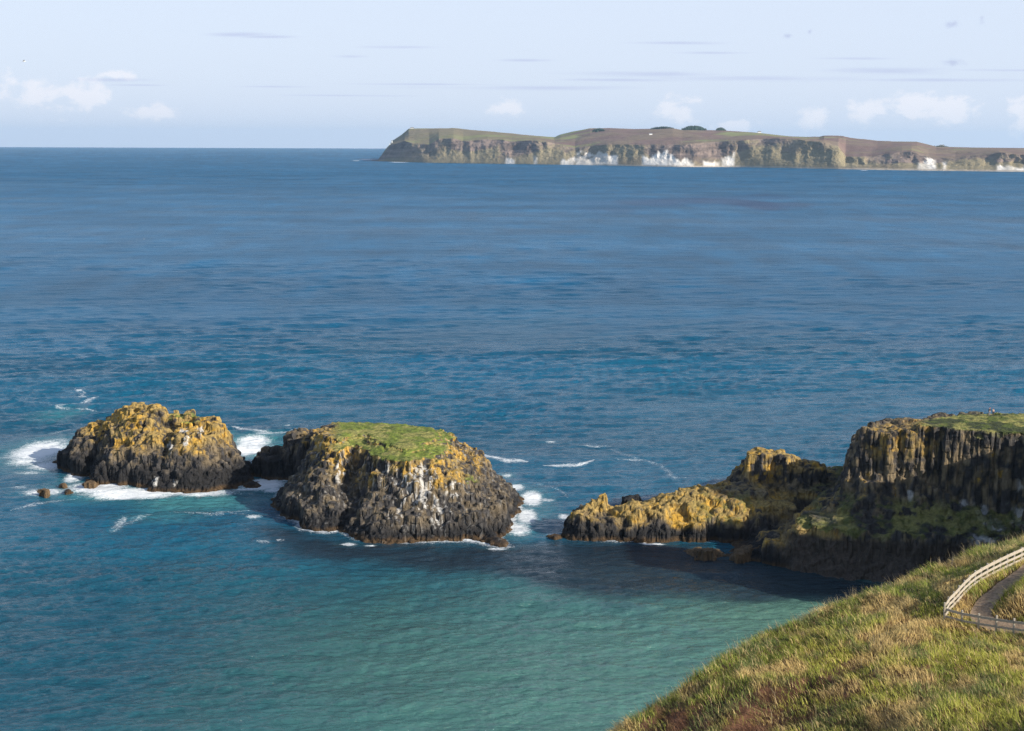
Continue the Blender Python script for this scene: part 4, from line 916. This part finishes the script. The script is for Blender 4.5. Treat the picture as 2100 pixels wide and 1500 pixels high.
# ------------------------------------------------------------------ people on the headland, gulls
def skin_body(name, joints, edges, mat, parent=None):
    me = bpy.data.meshes.new(name); me.from_pydata([j[0] for j in joints], edges, []); me.update()
    o = link(name, me, mat, parent)
    sk = o.modifiers.new('s', 'SKIN'); 
    if not me.skin_vertices: me.attributes.new('x', 'FLOAT', 'POINT')
    for i, j in enumerate(joints):
        me.skin_vertices[0].data[i].radius = (j[1], j[1] * (j[2] if len(j) > 2 else 1))
    me.skin_vertices[0].data[0].use_root = True
    sb = o.modifiers.new('u', 'SUBSURF'); sb.levels = 1; sb.render_levels = 1
    return o
def ensure_skin(me):
    pass
M_SKIN = plain_mat('skin', (.45, .26, .19), .6)
def person(loc, rot, label, sc, jacket, trousers, hair, backpack=None):
    root = empty('person', loc); root.rotation_euler = (0, 0, rot); root.scale = (sc, sc, sc); tag(root, label, 'person', 'two walkers standing on the headland')
    J = [((0, 0, .95), .13, .8), ((0, 0, 1.15), .13, .75), ((0, .0, 1.38), .155, .65), ((0, 0, 1.50), .055), ((0, .01, 1.57), .075), ((0, .02, 1.66), .088), ((0, .01, 1.74), .06),
         ((-.17, 0, 1.43), .058), ((-.23, .01, 1.18), .044), ((-.22, .10, .97), .032), ((-.21, .13, .90), .036, .5), ((-.20, .16, .82), .02),
         ((.17, 0, 1.43), .058), ((.23, .01, 1.18), .044), ((.22, .10, .97), .032), ((.21, .13, .90), .036, .5), ((.20, .16, .82), .02),
         ((-.09, 0, .88), .095), ((-.10, .01, .5), .062), ((-.11, -.02, .09), .045), ((-.12, .10, .04), .04, .7), ((-.12, .17, .03), .03, .7),
         ((.09, 0, .88), .095), ((.10, .01, .5), .062), ((.11, -.02, .09), .045), ((.12, .10, .04), .04, .7), ((.12, .17, .03), .03, .7)]
    E = [(0, 1), (1, 2), (2, 3), (3, 4), (4, 5), (5, 6), (2, 7), (7, 8), (8, 9), (9, 10), (10, 11), (2, 12), (12, 13), (13, 14), (14, 15), (15, 16), (0, 17), (17, 18), (18, 19), (19, 20), (20, 21), (0, 22), (22, 23), (23, 24), (24, 25), (25, 26)]
    def sk(nm, idx, ed, grow, mat, par):
        me = bpy.data.meshes.new(nm); me.from_pydata([J[i][0] for i in idx], [(idx.index(a), idx.index(b)) for a, b in ed], []); me.update()
        o = link(nm, me, mat, par); o.modifiers.new('s', 'SKIN')
        if not me.skin_vertices:
            bm_ = __import__('bmesh').new(); bm_.from_mesh(me); bm_.verts.layers.skin.verify(); bm_.to_mesh(me); bm_.free()
        for k, i in enumerate(idx):
            rr = J[i][1] + grow; me.skin_vertices[0].data[k].radius = (rr, rr * (J[i][2] if len(J[i]) > 2 else 1)); me.skin_vertices[0].data[k].use_root = (k == 0)
        sb = o.modifiers.new('u', 'SUBSURF'); sb.levels = 1; sb.render_levels = 2
        return o
    body = sk('body', list(range(len(J))), E, 0, M_SKIN, root)
    up = [0, 1, 2, 7, 8, 9, 12, 13, 14]; sk('jacket', up, [e for e in E if e[0] in up and e[1] in up], .022, jacket, root)
    lo = [0, 17, 18, 19, 22, 23, 24]; sk('trousers', lo, [e for e in E if e[0] in lo and e[1] in lo], .016, trousers, root)
    v, f = lathe([(.03, -.06), (.09, -.05), (.108, .02), (.10, .07), (.06, .11), (.01, .125)], 14); h_ = bevelled('hair', v, f, hair, root, 0); h_.location = (0, -.02, 1.68)
    if backpack:
        v, f = [], []; beam((0, -.24, 1.0), (0, -.24, 1.45), .32, .2, v, f); bevelled('backpack', v, f, backpack, root, .05)
    return root
dark = plain_mat('navy_jacket', (.02, .022, .035)); grey = plain_mat('grey_trousers', (.22, .23, .27)); red = plain_mat('red_hat', (.30, .06, .08)); pink = plain_mat('pale_pink_jacket', (.75, .52, .46)); dk = plain_mat('dark_trousers', (.03, .02, .03)); brown = plain_mat('brown_hair', (.06, .035, .02))
hd = bpy.data.objects['headland'].data
HV = np.zeros(len(hd.vertices) * 3); hd.vertices.foreach_get('co', HV); HV = HV.reshape(-1, 3)
def top_at(px, py_near, zguess=28.4):
    x_, y_ = at_z(px, py_near, zguess); k = np.hypot(HV[:, 0] - x_, HV[:, 1] - y_) < .6; k &= HV[:, 2] > 20
    return (x_, y_, HV[k, 2].max() if k.any() else zguess)
person(top_at(2029, 853), math.radians(20), 'person in navy jacket, grey trousers and red hat, taller of the pair on the headland', 1.02, dark, grey, red)
person(top_at(2036.5, 853), math.radians(-15), 'person in pale pink jacket and dark trousers, shorter of the pair on the headland', .86, pink, dk, brown)

M_GULL = plain_mat('white_feathers', (.75, .75, .73), .8)
def gull(loc, rot, label, span, fly=True):
    root = empty('gull', loc); root.rotation_euler = (0, 0, rot); tag(root, label, 'gull')
    v, f = lathe([(.01, -.30), (.05, -.22), (.09, -.05), (.09, .08), (.055, .19), (.06, .24), (.03, .30), (.008, .35)], 10)
    v = [(z_, x_, y_) for (x_, y_, z_) in v]; bevelled('body', v, f, M_GULL, root, 0)
    for s_ in (-1, 1):
        if fly: pts = [(.12, .05, .03), (.18, .35, .22), (.02, .75, .12), (-.10, .42, .18), (-.12, .06, .03)]
        else: pts = [(.12, .07, .08), (.0, .11, .10), (-.36, .04, .06), (-.30, .09, .0), (.05, .10, .0)]
        v = [(a, b2 * s_, c2) for a, b2, c2 in pts] + [(a, b2 * s_, c2 + .02) for a, b2, c2 in pts]
        n = 5; f = [tuple(range(n)), tuple(range(n, 2 * n))[::-1]] + [(k, (k + 1) % n, n + (k + 1) % n, n + k) for k in range(n)]
        bevelled('wing', v, f, plain_mat('grey_wing', (.35, .36, .38)), root, 0)
    root.scale = (span,) * 3
p = at_y(49, 126, 260.); gull(tuple(p), .3, 'small dark gull gliding alone in the sky at upper left', 1.0)
p = at_z(295, 491); gull((p[0], p[1], .25), .2, 'white gull resting alone on the open blue sea', 2.0, False)
p = at_z(396, 856, 13.5)

# ------------------------------------------------------------------ air
hb = bpy.data.meshes.new('haze'); X1, Y0_, Y1, ZB, ZT = 60000, -3000, 34000, -8, 420
hb.from_pydata([(-X1, Y0_, ZB), (X1, Y0_, ZB), (X1, Y1, ZB), (-X1, Y1, ZB), (-X1, Y0_, ZT), (X1, Y0_, ZT), (X1, Y1, ZT), (-X1, Y1, ZT)], [], [(3, 2, 1, 0), (4, 5, 6, 7), (0, 1, 5, 4), (1, 2, 6, 5), (2, 3, 7, 6), (3, 0, 4, 7)])
hm = bpy.data.materials.new('haze'); hm.use_nodes = True; t = hm.node_tree
for n_ in list(t.nodes): t.nodes.remove(n_)
q = G(t); pv = q.node('ShaderNodeVolumePrincipled'); pv.inputs['Color'].default_value = (.58, .79, 1, 1); pv.inputs['Density'].default_value = 2.3e-5; pv.inputs['Anisotropy'].default_value = 0.2
ou = q.node('ShaderNodeOutputMaterial'); t.links.new(pv.outputs[0], ou.inputs['Volume'])
tag(link('haze', hb, hm), 'pale sea haze that fades the far island', 'haze', kind='stuff')
